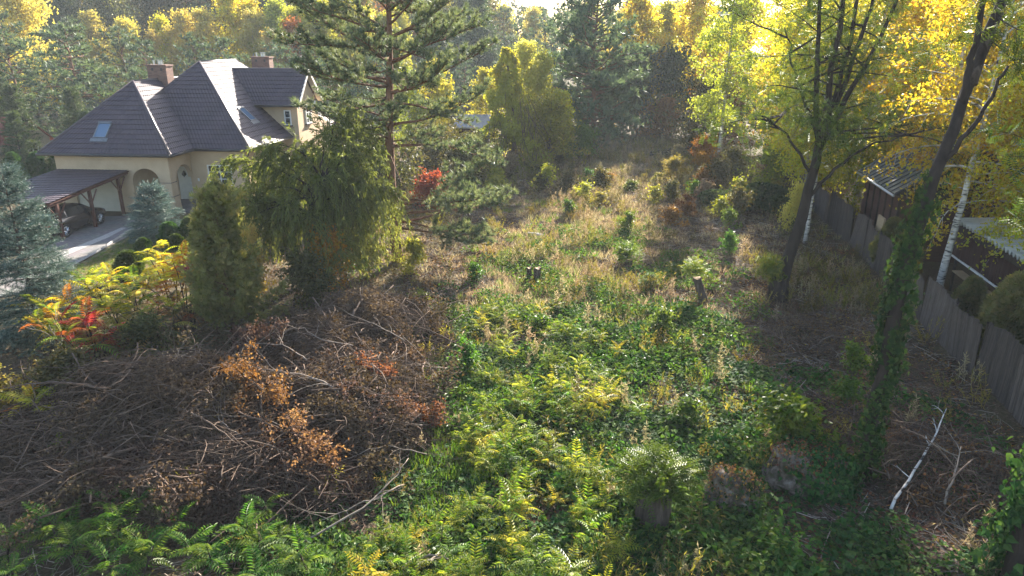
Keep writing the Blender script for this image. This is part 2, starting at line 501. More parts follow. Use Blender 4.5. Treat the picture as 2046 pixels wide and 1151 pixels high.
M['lime'] = leafmat('yellow_green_leaves', [(0.2, 0.22, 0.03), (0.33, 0.34, 0.045), (0.5, 0.42, 0.05)], 0.55, 0.5, val=0.25)
M['acacia'] = leafmat('locust_leaves', [(0.05, 0.085, 0.018), (0.09, 0.135, 0.025), (0.17, 0.19, 0.035)], 0.42, 0.5)
M['rust'] = leafmat('rust_leaves', [(0.13, 0.06, 0.02), (0.22, 0.11, 0.03), (0.3, 0.18, 0.05)], 0.45, 0.6)
M['olive'] = leafmat('olive_leaves', [(0.06, 0.06, 0.02), (0.1, 0.1, 0.035), (0.17, 0.13, 0.04)], 0.4, 0.6)
M['orange'] = leafmat('orange_leaves', [(0.35, 0.13, 0.02), (0.5, 0.24, 0.025), (0.55, 0.38, 0.04)], 0.5, 0.5)
M['red'] = leafmat('red_leaves', [(0.2, 0.03, 0.02), (0.33, 0.06, 0.035), (0.38, 0.12, 0.045)], 0.5, 0.5)
M['green'] = leafmat('green_leaves', [(0.045, 0.1, 0.018), (0.085, 0.165, 0.026), (0.16, 0.23, 0.035)], 0.5, 0.45)
M['sumac'] = leafmat('sumac_green', [(0.07, 0.13, 0.018), (0.14, 0.21, 0.025), (0.28, 0.29, 0.04)], 0.5, 0.45, val=0.3)
M['ivy'] = leafmat('ivy_leaves', [(0.018, 0.045, 0.014), (0.035, 0.08, 0.022), (0.085, 0.13, 0.035)], 0.3, 0.7, spec=0.08)
M['nettle'] = leafmat('low_green_leaves', [(0.035, 0.085, 0.022), (0.065, 0.135, 0.03), (0.13, 0.19, 0.05)], 0.4, 0.7, spec=0.08)
M['grass'] = leafmat('grass_green', [(0.06, 0.12, 0.016), (0.12, 0.22, 0.022), (0.22, 0.3, 0.04)], 0.5, 0.5)
M['straw'] = leafmat('dry_grass', [(0.2, 0.145, 0.08), (0.35, 0.275, 0.16), (0.48, 0.41, 0.25)], 0.45, 0.7, tint=(1.05, 1, .85))
M['herb'] = leafmat('yellowing_herbs', [(0.14, 0.14, 0.03), (0.25, 0.23, 0.05), (0.33, 0.25, 0.08)], 0.5, 0.6)
M['litter'] = leafmat('fallen_leaves', [(0.09, 0.042, 0.022), (0.17, 0.085, 0.04), (0.24, 0.13, 0.055), (0.42, 0.25, 0.05)], 0.25, 0.7)
M['deadleaf'] = leafmat('dead_brown_leaves', [(0.045, 0.028, 0.02), (0.1, 0.06, 0.04), (0.18, 0.115, 0.075)], 0.25, 0.8)
M['deadorange'] = leafmat('dry_orange_leaves', [(0.09, 0.042, 0.02), (0.2, 0.09, 0.036), (0.3, 0.165, 0.07)], 0.4, 0.7)
M['deadtan'] = leafmat('dry_tan_leaves', [(0.12, 0.07, 0.034), (0.24, 0.145, 0.065), (0.35, 0.24, 0.12)], 0.4, 0.7)

# ------------------------------------------------------------------ ground, path, drive
def axis(lo, hi, fine_lo, fine_hi, st, far):
    a = list(np.arange(fine_lo, fine_hi + 1e-6, st))
    x, d = fine_lo, st
    while x > lo:
        d *= far; x -= d; a.insert(0, max(x, lo))
    x, d = fine_hi, st
    while x < hi:
        d *= far; x += d; a.append(min(x, hi))
    return np.array(a)

gx = axis(-420, 420, -30, 26, 0.35, 1.16)
gy = axis(-70, 640, 6, 70, 0.35, 1.14)
X, Y = np.meshgrid(gx, gy)
Z = terrain(X, Y)
i, j = np.meshgrid(np.arange(len(gy) - 1), np.arange(len(gx) - 1), indexing='ij')
n = len(gx)
g = Geo().add(np.stack([X, Y, Z], -1).reshape(-1, 3), np.stack([i * n + j, i * n + j + 1, (i + 1) * n + j + 1, (i + 1) * n + j], -1).reshape(-1, 4))
ground = tag(obj('ground', g, M['soil'], smooth=True), kind='structure')

def sheet(name, line, widths, lift, mat, seg=0.5):
    """A strip that follows the ground, lifted a little above it."""
    line = np.array(line, float)
    t = np.linspace(0, 1, int(np.linalg.norm(line[-1] - line[0]) / seg) + 2)
    p, d = along(np.c_[line, np.zeros(len(line))], t)
    q = np.c_[d[:, 1], -d[:, 0]]
    w = np.interp(t, np.linspace(0, 1, len(widths)), widths) * (1 + 0.18 * np.sin(t * 23) + 0.12 * np.sin(t * 51 + 1)) if lift < 0.008 else np.interp(t, np.linspace(0, 1, len(widths)), widths)
    k = np.linspace(-0.5, 0.5, 9)
    P2 = p[:, None, :2] + q[:, None] * (w[:, None] * k[None])[..., None]
    zz = terrain(P2[..., 0], P2[..., 1]) + lift
    V = np.concatenate([P2, zz[..., None]], -1)
    a, b = np.meshgrid(np.arange(len(t) - 1), np.arange(8), indexing='ij')
    F = np.stack([a * 9 + b, a * 9 + b + 1, (a + 1) * 9 + b + 1, (a + 1) * 9 + b], -1).reshape(-1, 4)
    return tag(obj(name, Geo().add(V.reshape(-1, 3), F), mat), kind='structure')

sheet('lawn', [(-16.6, 28.5), (-16.9, 33), (-17.1, 38.5)], [5.0, 5.6, 5.2], 0.010, M['lawn'])
sheet('driveway', [(-21.3, 26.5), (-21.35, 33), (-21.9, 40.3)], [3.2, 3.2, 4.4], 0.022, M['paver'])
sheet('gravel_strip', [(-21.2, 31.8), (-20.9, 35.5), (-20.9, 37.5)], [0.55, 0.5, 0.3], 0.030, M['gravel'])
sheet('footpath', [(7.0, 42), (8.2, 50), (10.4, 58), (12.6, 68)], [1.0, 1.7, 2.0, 2.6], 0.006, M['path'])
g = Geo()
tubes(g, np.array([(-19.62, 29.2, .05), (-19.75, 33, .05), (-20.2, 36.4, .05), (-20.3, 38.5, .05)]), np.full(4, .07), 4)
tag(obj('kerb', g, M['gravel']), kind='structure')

# ------------------------------------------------------------------ the house
TH = -0.094
EZ, S = 3.48, 0.954
WL, WR, WB = -11.375, -3.48, -2.55
T_, N_ = 5.03, 5.05
HW = (WR - WL) / 2
WM = (WL + WR) / 2
SQ = math.sqrt(1 + S * S)
house = thing('house', 'beige rendered house with brown tiled hip roof, arched porch and number 46', 'house', (-15.5, 42.6, 0), TH)

def pane_window(parent, c, ax, nrm, w, h, cols=2, rows=1, depth=0.07, fr=0.07, name='window'):
    """A framed window: c centre, ax unit width axis, nrm outward normal."""
    c, ax, nrm = Vector(c), Vector(ax), Vector(nrm)
    up = Vector((0, 0, 1)) if abs(nrm.z) < 0.3 else nrm.cross(ax).normalized()
    def bx(g, u0, u1, v0, v1, d0, d1):
        g.hexa([c + ax * u + up * v + nrm * d for d in (d0, d1) for u, v in ((u0, v0), (u1, v0), (u1, v1), (u0, v1))])
    g = Geo(); bx(g, -w/2 + fr, w/2 - fr, -h/2 + fr, h/2 - fr, -.02, .012)
    win = obj(name, g, M['glass'], parent)
    f = Geo()
    bx(f, -w/2, w/2, -h/2, -h/2 + fr, -.03, depth); bx(f, -w/2, w/2, h/2 - fr, h/2, -.03, depth)
    bx(f, -w/2, -w/2 + fr, -h/2 + fr, h/2 - fr, -.03, depth); bx(f, w/2 - fr, w/2, -h/2 + fr, h/2 - fr, -.03, depth)
    obj('frame', f, M['white'], win)
    for k in range(1, cols):
        m = Geo(); u = -w/2 + w * k / cols; bx(m, u - .03, u + .03, -h/2 + fr, h/2 - fr, .01, depth - .01); obj('mullion', m, M['white'], win)
    for k in range(1, rows):
        m = Geo(); v = -h/2 + h * k / rows; bx(m, -w/2 + fr, w/2 - fr, v - .02, v + .02, .014, depth - .02); obj('glazing_bar', m, M['white'], win)
    s = Geo(); bx(s, -w/2 - .08, w/2 + .08, -h/2 - .06, -h/2 - .005, -.03, depth + .1); obj('sill', s, M['gutter'], win)
    return win

# walls: wing with arches, main body, bay
wing = Geo()
yf, th_ = -2.0, 0.3
fy = lambda u, v, t: (u, t, v)
def arch_header(u0, u1, spring, top, n=14):
    r = (u1 - u0) / 2; c = (u0 + u1) / 2
    pts = [(u0, top), (u0, spring)]
    pts += [(c - r * math.cos(PI * k / n), spring + r * 0.98 * math.sin(PI * k / n)) for k in range(1, n)]
    return pts + [(u1, spring), (u1, top)]
ztop = 3.62
wing.box(-10.85, -9.95, yf, yf + th_, -.3, ztop)
wing.box(-9.95, -7.35, yf, yf + th_, 2.2, ztop)
wing.box(-7.35, -6.3, yf, yf + th_, -.3, ztop)
wing.prism(arch_header(-6.3, -4.62, 1.78, ztop), fy, yf, yf + th_)
# corner pillar, battered towards its foot
wing.hexa([(-4.72, -2.06, -.3), (-3.90, -2.06, -.3), (-3.90, -1.30, -.3), (-4.72, -1.30, -.3), (-4.62, yf, 1.78), (-3.98, yf, 1.78), (-3.98, -1.42, 1.78), (-4.62, -1.42, 1.78)])
wing.box(-4.62, -3.98, yf, -1.42, 1.78, ztop)
fx = lambda u, v, t: (t, u, v)
wing.prism(arch_header(-1.42, 0.42, 1.72, ztop), fx, -4.28, -3.98)
wing.box(-6.6, -6.3, -1.7, 0.5, -.3, ztop)          # porch inner side wall
wing.box(-10.85, -10.55, -1.7, 8, -.3, ztop)        # far side wall
wing.box(-10.55, -3.98, -1.69, .49, 3.55, 3.62)     # ceiling
obj('wing_wall', wing, M['render'], house)
for z in (1.78, 0.98):
    o = (1.78 - z) * 0.045
    obj('pillar_band', Geo().box(-4.64 - o, -3.96 + o, -2.02 - o * .6, -1.40 + o, z - .015, z + .015), M['plinth'], house)

body = Geo()
yb = 0.5
body.box(-10.55, -5.05, yb, yb + .3, -.3, ztop)
body.box(-5.05, -4.15, yb, yb + .3, 2.32, ztop)
body.box(-4.15, -3.05, yb, yb + .3, -.3, ztop)
body.box(-3.05, -1.5, yb, yb + .3, -.3, 1.15); body.box(-3.05, -1.5, yb, yb + .3, 2.45, ztop)
body.box(-1.5, -.5, yb, yb + .3, -.3, ztop)
body.box(-.8, -.5, yb + .3, 14.6, -.3, ztop)
body.box(-10.85, -.5, 14.6, 14.9, -.3, ztop)
body.box(-10.85, -10.55, 8, 14.6, -.3, ztop)
obj('main_wall', body, M['render'], house)
sof = Geo()
sof.box(WL + .05, WR - .05, WB + .05, -1.0, EZ - .16, EZ - .12); sof.box(-10.2, -.03, .03, 14.9, EZ - .162, EZ - .122)
obj('soffit', sof, M['fascia'], house)

bay = Geo()
BA, B0, B1 = 0.55, 6.5, 9.9
gab = [(B0, -.3), (B1, -.3), (B1, 5.75), (8.2, 7.38), (B0, 5.75)]
bay.prism(gab, fx, BA - .3, BA)
bay.box(-3.2, BA - .301, B0, B0 + .3, 2.0, 5.68)
bay.box(-3.2, BA - .301, B1 - .3, B1, 2.0, 5.68)
obj('bay_wall', bay, M['render'], house)
ext = Geo()
ext.prism([(9.91, -.3), (13.4, -.3), (13.4, 3.7), (9.91, 4.9)], fx, -1.5, .2)
obj('rear_bay_wall', ext, M['render'], house)

# roof: every course of tile sheet is a piece of its own
roof = obj('roof', Geo().prism([(B0 - .02, 5.60), (B1 + .02, 5.60), (8.2, 7.2)], fx, -3.2, BA - .305), M['fascia'], house)
courses = []
def roof_face(o, e, u, left, right, L, course=0.355, wave=0.205):
    """o eave start, e unit along eave, u unit up the slope; left/right give the run at slope length t."""
    o, e, u = np.array(o, float), np.array(e, float), np.array(u, float)
    nn = norm(np.cross(e, u)); nn = nn if nn[2] > 0 else -nn
    t = 0.0
    while t < L - 0.02:
        t1 = min(t + course, L)
        lo0, hi0, lo1, hi1 = left(t), right(t), left(t1), right(t1)
        ln = max(hi0 - lo0, 0.05)
        m = max(int(max(ln, hi1 - lo1) / 0.05), 4)
        k = np.linspace(0, 1, m + 1)
        a0, a1 = lo0 + (hi0 - lo0) * k, lo1 + (hi1 - lo1) * k
        h0 = .022 * np.abs(np.sin(PI * a0 / wave)) ** 0.8; h1 = .022 * np.abs(np.sin(PI * a1 / wave)) ** 0.8
        dip = .022 * (1 - np.abs(np.sin(PI * a0 / wave)))
        rows = [o + e * a0[:, None] + u * (t - .012 + dip)[:, None] + nn * (h0 + .012)[:, None],
                o + e * a0[:, None] + u * (t - .012 + dip)[:, None] + nn * (h0 + .047)[:, None],
                o + e * a1[:, None] + u * (t1 + .02) + nn * (h1 + .012)[:, None]]
        V = np.concatenate(rows); q = m + 1
        ii = np.arange(m)
        F = np.concatenate([np.stack([r * q + ii, r * q + ii + 1, (r + 1) * q + ii + 1, (r + 1) * q + ii], -1) for r in (0, 1)])
        obj('tile_course', Geo().add(V, F), M['rooftile'], roof)
        t = t1
cz = 1 / SQ
fu = lambda ax, ay: (ax * cz, ay * cz, S * cz)
q_ = lambda t: t / SQ
roof_face((WL, WB, EZ), (1, 0, 0), fu(0, 1), lambda t: q_(t), lambda t: 2 * HW - q_(t), HW * SQ)
roof_face((WR, WB, EZ), (0, 1, 0), fu(-1, 0), lambda t: q_(t), lambda t: -WB + q_(t) if q_(t) < 3.25 else 8.0, HW * SQ)
roof_face((WL, WB, EZ), (0, 1, 0), fu(1, 0), lambda t: q_(t), lambda t: 10.5, HW * SQ, course=0.7, wave=.6)
roof_face((0, 0, EZ), (1, 0, 0), fu(0, 1), lambda t: max(WR - q_(t), -2 * T_ + q_(t)), lambda t: -q_(t), T_ * SQ)
LEN = 2 * T_ + N_
roof_face((0, 0, EZ), (0, 1, 0), fu(-1, 0), lambda t: q_(t), lambda t: LEN - q_(t), T_ * SQ)
roof_face((-2 * T_, 3.3, EZ), (0, 1, 0), fu(1, 0), lambda t: max(0, q_(t) - 3.3), lambda t: LEN - 3.3 - q_(t), T_ * SQ, course=.7, wave=.6)
roof_face((0, LEN, EZ), (1, 0, 0), fu(0, -1), lambda t: -2 * T_ + q_(t), lambda t: -q_(t), T_ * SQ, course=.7, wave=.6)
DB, DZ, DW, DE = 8.2, 7.735, 2.3, 0.95
dez = DZ - S * DW
roof_face((0, DB - DW, dez), (1, 0, 0), fu(0, 1), lambda t: -(dez + S * q_(t) - EZ) / S, lambda t: DE, DW * SQ)
roof_face((0, DB + DW, dez), (1, 0, 0), fu(0, -1), lambda t: -(dez + S * q_(t) - EZ) / S, lambda t: DE, DW * SQ, course=.7, wave=.6)

def cap(p, q, r=.075, parent=roof, name='ridge_cap', mat='ridge'):
    g = Geo(); tubes(g, np.linspace(p, q, 3), np.full(3, r), 8); return obj(name, g, M[mat], parent, True)
apex_w = (WM, WB + HW, EZ + S * HW); zt = EZ + S * T_
cap((WL, WB, EZ + .02), apex_w); cap((WR, WB, EZ + .02), apex_w); cap(apex_w, (WM, 8, EZ + S * HW))
cap((0, 0, EZ + .02), (-T_, T_, zt)); cap((-T_, T_, zt), (-T_, T_ + N_, zt)); cap((-2 * T_ + 3.3, 3.3, EZ + S * 3.3), (-T_, T_, zt))
cap((-T_, T_ + N_, zt), (0, LEN, EZ + .02)); cap((-(DZ - EZ) / S, DB, DZ), (DE, DB, DZ))
for p, q in (((WL - .06, WB - .07), (WR + .06, WB - .07)), ((WR + .07, WB - .05), (WR + .07, -.07)), ((WR + .06, -.07), (.06, -.07)), ((.07, -.05), (.07, B0)), ((WL - .07, WB), (WL - .07, 8))):
    g = Geo(); tubes(g, np.array([(*p, EZ - .06), (*q, EZ - .06)]), np.full(2, .085), 8); obj('gutter', g, M['gutter'], house, True)
g = Geo(); tubes(g, np.array([(-2.1, DB - DW - .06, dez - .05), (DE - .04, DB - DW - .06, dez - .05)]), np.full(2, .08), 8); obj('gutter', g, M['gutter'], house, True)
for s_ in (-1, 1):                                            # pale barge boards of the gable
    g = Geo()
    e0, e1 = DB + s_ * (DW + .05), DB
    g.hexa([(DE - .05, e0, dez - .24), (DE + .02, e0, dez - .24), (DE + .02, e1, DZ - .2), (DE - .05, e1, DZ - .2), (DE - .05, e0, dez + .03), (DE + .02, e0, dez + .03), (DE + .02, e1, DZ + .05), (DE - .05, e1, DZ + .05)])
    obj('barge_board', g, M['fascia'], roof)
    g = Geo()
    g.hexa([(BA, e0, dez - .06), (DE - .05, e0, dez - .06), (DE - .05, e1, DZ - .04), (BA, e1, DZ - .04), (BA, e0, dez - .03), (DE - .05, e0, dez - .03), (DE - .05, e1, DZ - .01), (BA, e1, DZ - .01)])
    obj('gable_soffit', g, M['fascia'], roof)
g = Geo()
tubes(g, np.array([(-.05, -.07, EZ - .12), (-.1, .0, EZ - .3), (-.42, .36, EZ - .62), (-.44, .42, EZ - .8), (-.44, .42, .1)]), np.full(5, .05), 8)
obj('downpipe', g, M['gutter'], house, True)

def chimney(a, b, w, d, z0, z1, potz):
    g = Geo().box(a - w/2, a + w/2, b - d/2, b + d/2, z0, z1 - .1).box(a - w/2 - .05, a + w/2 + .05, b - d/2 - .05, b + d/2 + .05, z1 - .1, z1)
    ch = obj('chimney', g, M['brick'], roof)
    for k in (-.22, .25):
        v = Geo().box(a + k * w - .07, a + k * w + .07, b - d/2 - .012, b - d/2 + .05, z1 - .36, z1 - .2); obj('vent_opening', v, M['gutter'], ch)
    for k, r, hh in ((-.28, .06, .2), (.02, .09, .22), (.14, .09, .22)):
        p = Geo(); tubes(p, np.array([(a + k * w, b, z1), (a + k * w, b, z1 + hh)]), np.full(2, r), 8); tubes(p, np.array([(a + k * w, b, z1 + hh + .03), (a + k * w, b, z1 + hh + .06)]), np.full(2, r * 1.5), 8)
        obj('flue_pot', p, M['steel'], ch)
chimney(-7.35, 4.35, 1.25, .8, 6.2, 8.12, .2)
chimney(-3.3, 10.6, 1.3, .7, 6.4, 8.5, .2)

def skylight(c, e, u):
    c, e, u = Vector(c), Vector(e), Vector(u); nv = e.cross(u).normalized(); nv = nv if nv.z > 0 else -nv
    w, h = .8, 1.14
    def bx(g, a0, a1, b0, b1, d0, d1): g.hexa([c + e * x + u * y + nv * d for d in (d0, d1) for x, y in ((a0, b0), (a1, b0), (a1, b1), (a0, b1))])
    g = Geo(); bx(g, -w/2 + .06, w/2 - .06, -h/2 + .06, h/2 - .1, .03, .095)
    sk = obj('skylight', g, M['skyglass'], roof)
    f = Geo(); bx(f, -w/2, w/2, -h/2, -h/2 + .06, .02, .11); bx(f, -w/2, w/2, h/2 - .1, h/2, .02, .15); bx(f, -w/2, -w/2 + .06, -h/2 + .06, h/2 - .1, .02, .11); bx(f, w/2 - .06, w/2, -h/2 + .06, h/2 - .1, .02, .11)
    obj('frame', f, M['metal'], sk)
    a = Geo(); bx(a, -w/2 - .12, w/2 + .12, -h/2 - .26, -h/2 - .004, .05, .075); obj('flashing', a, M['metal'], sk)
skylight((-8.0, -1.35, EZ + S * 1.2), (1, 0, 0), fu(0, 1))
skylight((-1.72, 3.75, EZ + S * 1.72), (0, 1, 0), fu(-1, 0))

pane_window(house, (-2.275, yb + .1, 1.8), (1, 0, 0), (0, -1, 0), 1.55, 1.3, 2, 3)
pane_window(house, (-.12, B0 - .02, 4.68), (1, 0, 0), (0, -1, 0), .46, .98, 1, 2)
pane_window(house, (BA + .02, 8.35, 4.68), (0, 1, 0), (1, 0, 0), 1.0, 1.1, 2, 3)
d = obj('door', Geo().box(-5.02, -4.18, yb + .08, yb + .14, .3, 2.3), M['door'], house)
obj('handle', Geo().box(-4.3, -4.2, yb + .03, yb + .08, 1.28, 1.33), M['steel'], d)
g = Geo(); g.add([(-4.6 + x, yb + .076, 1.85 + z) for x, z in ((-.17, 0), (0, -.22), (.17, 0), (0, .22))], [(0, 1, 2, 3)]); obj('pane', g, M['glass'], d)
gd = obj('garage_door', Geo().box(-9.95, -7.35, yf + .12, yf + .18, .02, 2.2), M['door'], house)
for k in range(4):
    obj('panel', Geo().box(-9.9, -7.4, yf + .10, yf + .119, .06 + k * .54, .56 + k * .54), M['door'], gd)
st = Geo().box(-5.1, -2.2, -1.9, .49, -.2, .1)
steps = obj('porch_step', st, M['plinth'], house)
obj('upper_step', Geo().box(-5.05, -3.3, -1.0, .49, .1, .3), M['plinth'], steps)
obj('intercom', Geo().box(-3.72, -3.62, yb - .03, yb, 1.45, 1.62), M['white'], house)
# the number 46, dark raised figures on the wall
fc = bpy.data.curves.new('house_number', 'FONT'); fc.body = '46'; fc.size = .36; fc.extrude = .012; fc.align_x = 'CENTER'; fc.align_y = 'CENTER'
tmp = bpy.data.objects.new('house_number', fc)
nb_me = bpy.data.meshes.new_from_object(tmp); bpy.data.objects.remove(tmp)
nb = bpy.data.objects.new('house_number', nb_me); C.objects.link(nb); nb.parent = house
nb.location = (-.86, yb - .014, 2.8); nb.rotation_euler = (PI / 2, 0, 0); nb_me.materials.clear(); nb_me.materials.append(M['gutter'])
# alarm box and rod under the gable
obj('alarm_box', Geo().box(BA + .01, BA + .16, 9.35, 9.65, 5.15, 5.55), M['white'], house)

# ------------------------------------------------------------------ carport and car
cp = thing('carport', 'open carport with brown tiled lean-to roof on dark red timber posts', 'carport', (-15.5, 42.6, 0), TH)
ca0, ca1, cb0, cb1, cz0, cz1 = -10.75, -6.35, -2.06, -8.75, 2.48, 1.98
sl = (cz0 - cz1) / (cb0 - cb1); cl = math.hypot(1, sl)
croof = obj('roof_deck', Geo().hexa([(ca0 + .03, cb1 + .03, cz1 - .06), (ca1 - .03, cb1 + .03, cz1 - .06), (ca1 - .03, cb0, cz0 - .06), (ca0 + .03, cb0, cz0 - .06), (ca0 + .03, cb1 + .03, cz1 - .02), (ca1 - .03, cb1 + .03, cz1 - .02), (ca1 - .03, cb0, cz0 - .02), (ca0 + .03, cb0, cz0 - .02)]), M['woodred'], cp)
roof_saved = roof; roof = croof
roof_face((ca0, cb1, cz1), (1, 0, 0), (0, 1 / cl, sl / cl), lambda t: 0, lambda t: ca1 - ca0, (cb0 - cb1) * cl, course=.34, wave=.205)
roof = roof_saved
def post(x, y, top):
    g = Geo().box(x - .07, x + .07, y - .07, y + .07, 0, top); p = obj('post', g, M['woodred'], cp)
    for sx in (-1, 1):
        b = Geo(); tubes(b, np.array([(x, y + sx * .05, top - .75), (x, y + sx * .62, top - .08)]), np.full(2, .05), 4); obj('brace', b, M['woodred'], p)
for y in (-8.1, -5.55, -3.0):
    for x in (-6.52, -10.5):
        post(x, y, cz0 - sl * (cb0 - y) - .17)
for x in (-6.52, -10.5):
    obj('beam', Geo().hexa([(x - .06, cb1 + .1, cz1 - .2), (x + .06, cb1 + .1, cz1 - .2), (x + .06, cb0, cz0 - .2), (x - .06, cb0, cz0 - .2), (x - .06, cb1 + .1, cz1 - .064), (x + .06, cb1 + .1, cz1 - .064), (x + .06, cb0, cz0 - .064), (x - .06, cb0, cz0 - .064)]), M['woodred'], cp)

def wp(a, b):                                                  # house axes -> world
    return (-15.5 + a * math.cos(TH) - b * math.sin(TH), 42.6 + a * math.sin(TH) + b * math.cos(TH))
cx_, cy_ = wp(-7.5, -6.35)
car = thing('parked_car', 'dark brown estate car parked under the carport', 'car', (cx_, cy_, .022), TH + .03)
# side profile along y (rear is towards -y)
ys = np.array([-2.32, -2.25, -1.9, -1.3, -.4, .5, 1.2, 1.8, 2.2, 2.32])
belt = np.array([.62, .92, .96, .96, .95, .94, .92, .84, .72, .5])
hw_ = np.array([.72, .84, .9, .92, .92, .92, .91, .88, .78, .6])
bot = np.array([.42, .28, .22, .2, .2, .2, .2, .22, .28, .4])
V = []
for y, b, w, z0 in zip(ys, belt, hw_, bot):
    half = [(w * .86, z0), (w, z0 + .14), (w * 1.0, (z0 + b) / 2 + .05), (w * .95, b - .05), (w * .86, b), (w * .4, b + .03)]
    V += [(x, y, z) for x, z in half] + [(-x, y, z) for x, z in reversed(half)]
F = [(r * 12 + k, r * 12 + (k + 1) % 12, (r + 1) * 12 + (k + 1) % 12, (r + 1) * 12 + k) for r in range(len(ys) - 1) for k in range(12)] + [tuple(range(12)), tuple(range(108, 120))[::-1]]
g = Geo().add(V, [f for f in F if len(f) == 4]); g.F.append(np.array([F[-2], F[-1]])); g.M.append(np.zeros(2))
bodyo = obj('body', g, M['carpaint'], car, True)
cab = [(-2.2, .93, .80, .93), (-1.75, 1.36, .66, .95), (-.9, 1.43, .68, .95), (0, 1.43, .68, .95), (.35, 1.38, .67, .95), (1.15, .93, .80, .93)]
V = []
for y, zt_, w, zb in cab:
    wb = .84
    V += [(wb, y, zb - .02), (w, y, zt_), (w * .6, y, zt_ + .03), (-w * .6, y, zt_ + .03), (-w, y, zt_), (-wb, y, zb - .02)]
g = Geo().add(V, [(r * 6 + k, r * 6 + k + 1, (r + 1) * 6 + k + 1, (r + 1) * 6 + k) for r in range(5) for k in range(5)])
obj('cabin', g, M['carpaint'], car, True)
for sx in (-1, 1):
    for y0, y1, t0, t1 in ((-1.95, -1.1, -1.68, -1.1), (-1.02, -.1, -1.02, -.1), (-.02, .92, -.02, .33)):
        g = Geo()
        zlo, zhi = .985, 1.34
        xx = lambda z: sx * (.84 - (z - .93) / .48 * .165 + .012)
        g.add([(xx(zlo), y0, zlo), (xx(zlo), y1, zlo), (xx(zhi), t1, zhi), (xx(zhi), t0, zhi), (xx(zlo) - sx * .03, y0, zlo), (xx(zlo) - sx * .03, y1, zlo), (xx(zhi) - sx * .03, t1, zhi), (xx(zhi) - sx * .03, t0, zhi)],
              [(0, 1, 2, 3), (4, 7, 6, 5), (0, 4, 5, 1), (2, 6, 7, 3), (0, 3, 7, 4), (1, 5, 6, 2)])
        obj('side_window', g, M['glass'], car)
    obj('tail_lamp', Geo().box(sx * .6 - .14, sx * .6 + .14, -2.32, -2.2, .74, .88), M['redlamp'], car)
    obj('headlight', Geo().box(sx * .6 - .16, sx * .6 + .16, 2.05, 2.24, .58, .7), M['lampglass'], car)
    obj('mirror', Geo().box(sx * .97 - .09, sx * .97 + .09, .62, .74, .94, 1.06), M['carpaint'], car)
g = Geo().hexa([(-.72, -2.2, .98), (.72, -2.2, .98), (.72, -2.15, .96), (-.72, -2.15, .96), (-.6, -1.86, 1.3), (.6, -1.86, 1.3), (.6, -1.8, 1.28), (-.6, -1.8, 1.28)])
obj('rear_window', g, M['skyglass'], car)
g = Geo().hexa([(-.7, 1.12, .99), (.7, 1.12, .99), (.7, 1.06, .97), (-.7, 1.06, .97), (-.6, .5, 1.34), (.6, .5, 1.34), (.6, .44, 1.32), (-.6, .44, 1.32)])
obj('windscreen', g, M['glass'], car)
for y in (-1.42, 1.44):
    for sx in (-1, 1):
        g = Geo(); prof = [(.335, -.1), (.335, .1), (.29, .115), (.23, .11), (.23, -.1), (.29, -.115)]
        n = 24; a = np.arange(n) * 2 * PI / n
        V = [(sx * .82 + sx * t, y + r * math.cos(q), .335 + r * math.sin(q)) for q in a for r, t in prof]
        F = [(k * 6 + m, k * 6 + (m + 1) % 6, ((k + 1) % n) * 6 + (m + 1) % 6, ((k + 1) % n) * 6 + m) for k in range(n) for m in range(6)]
        w = obj('wheel', Geo().add(V, F), M['rubber'], car, True)
        rg_ = Geo()
        for k in range(10):
            q = k * 2 * PI / 10
            tubes(rg_, np.array([(sx * .93, y, .335), (sx * .915, y + .225 * math.cos(q), .335 + .225 * math.sin(q))]), np.array([.03, .018]), 4)
        V = [(sx * (.91 + dx), y + r * math.cos(q), .335 + r * math.sin(q)) for q in a for r, dx in ((.235, 0), (.205, .015))]
        rg_.add(V, [(k * 2, k * 2 + 1, ((k + 1) % n) * 2 + 1, ((k + 1) % n) * 2) for k in range(n)])
        obj('rim', rg_, M['steel'], w)

# ------------------------------------------------------------------ reed fence, shed, lean-to
FD = np.array([0.186, 0.9826]); FR = np.array([0.9826, -0.186])
F0 = np.array([12.1, 10.4])
fence = thing('reed_fence', 'long weathered reed-mat fence beside the leaf-covered ground', 'fence', (F0[0], F0[1], 0), 0)
def fpt(s, d=0.0):
    return F0 + FD * s + FR * (d + 0.10 * np.sin(s * 0.35))
def reed_panel(s0, s1, z0, z1, rg, name, parent, mat, frame=fpt, origin=(0, 0), lean=0.0):
    m = int((s1 - s0) / .022)
    s = np.linspace(s0, s1, m + 1)
    h = .012 * np.abs(np.sin(np.arange(m + 1) * PI / 2)) + rg.normal(size=m + 1) * .006
    top = z1 + .05 * np.sin(s * 1.1 + s0) + rg.normal(size=m + 1) * .03 + .05 * np.sin(s * 4.1)
    rows = []
    for f, amp in ((0, 1), (.4, 1.2), (.8, 1), (1, 1.6)):
        p = np.array([frame(q) for q in s]) - np.array(origin)
        o = (h * amp + .02 * np.sin(s * 2.2 + f * 3) + lean * f)[:, None] * FR[None]
        rows.append(np.c_[p - o, z0 + (top - z0) * f])
    V = np.concatenate(rows); q = m + 1; ii = np.arange(m)
    F = np.concatenate([np.stack([r * q + ii, r * q + ii + 1, (r + 1) * q + ii + 1, (r + 1) * q + ii], -1) for r in range(3)])
    B = V + np.r_[FR * .03, 0]
    g = Geo(); pt_ = rg.random(); rr = np.tile(np.clip(np.repeat(rg.random(m // 2 + 1), 2)[:q] * .5 + pt_ * .9 - .2, 0, 1), 4)
    g.add(V, F, 0, rr); g.add(B, F[:, ::-1], 0, rr)
    return obj(name, g, M[mat], parent)
rg = np.random.default_rng(5)
s = 0.0
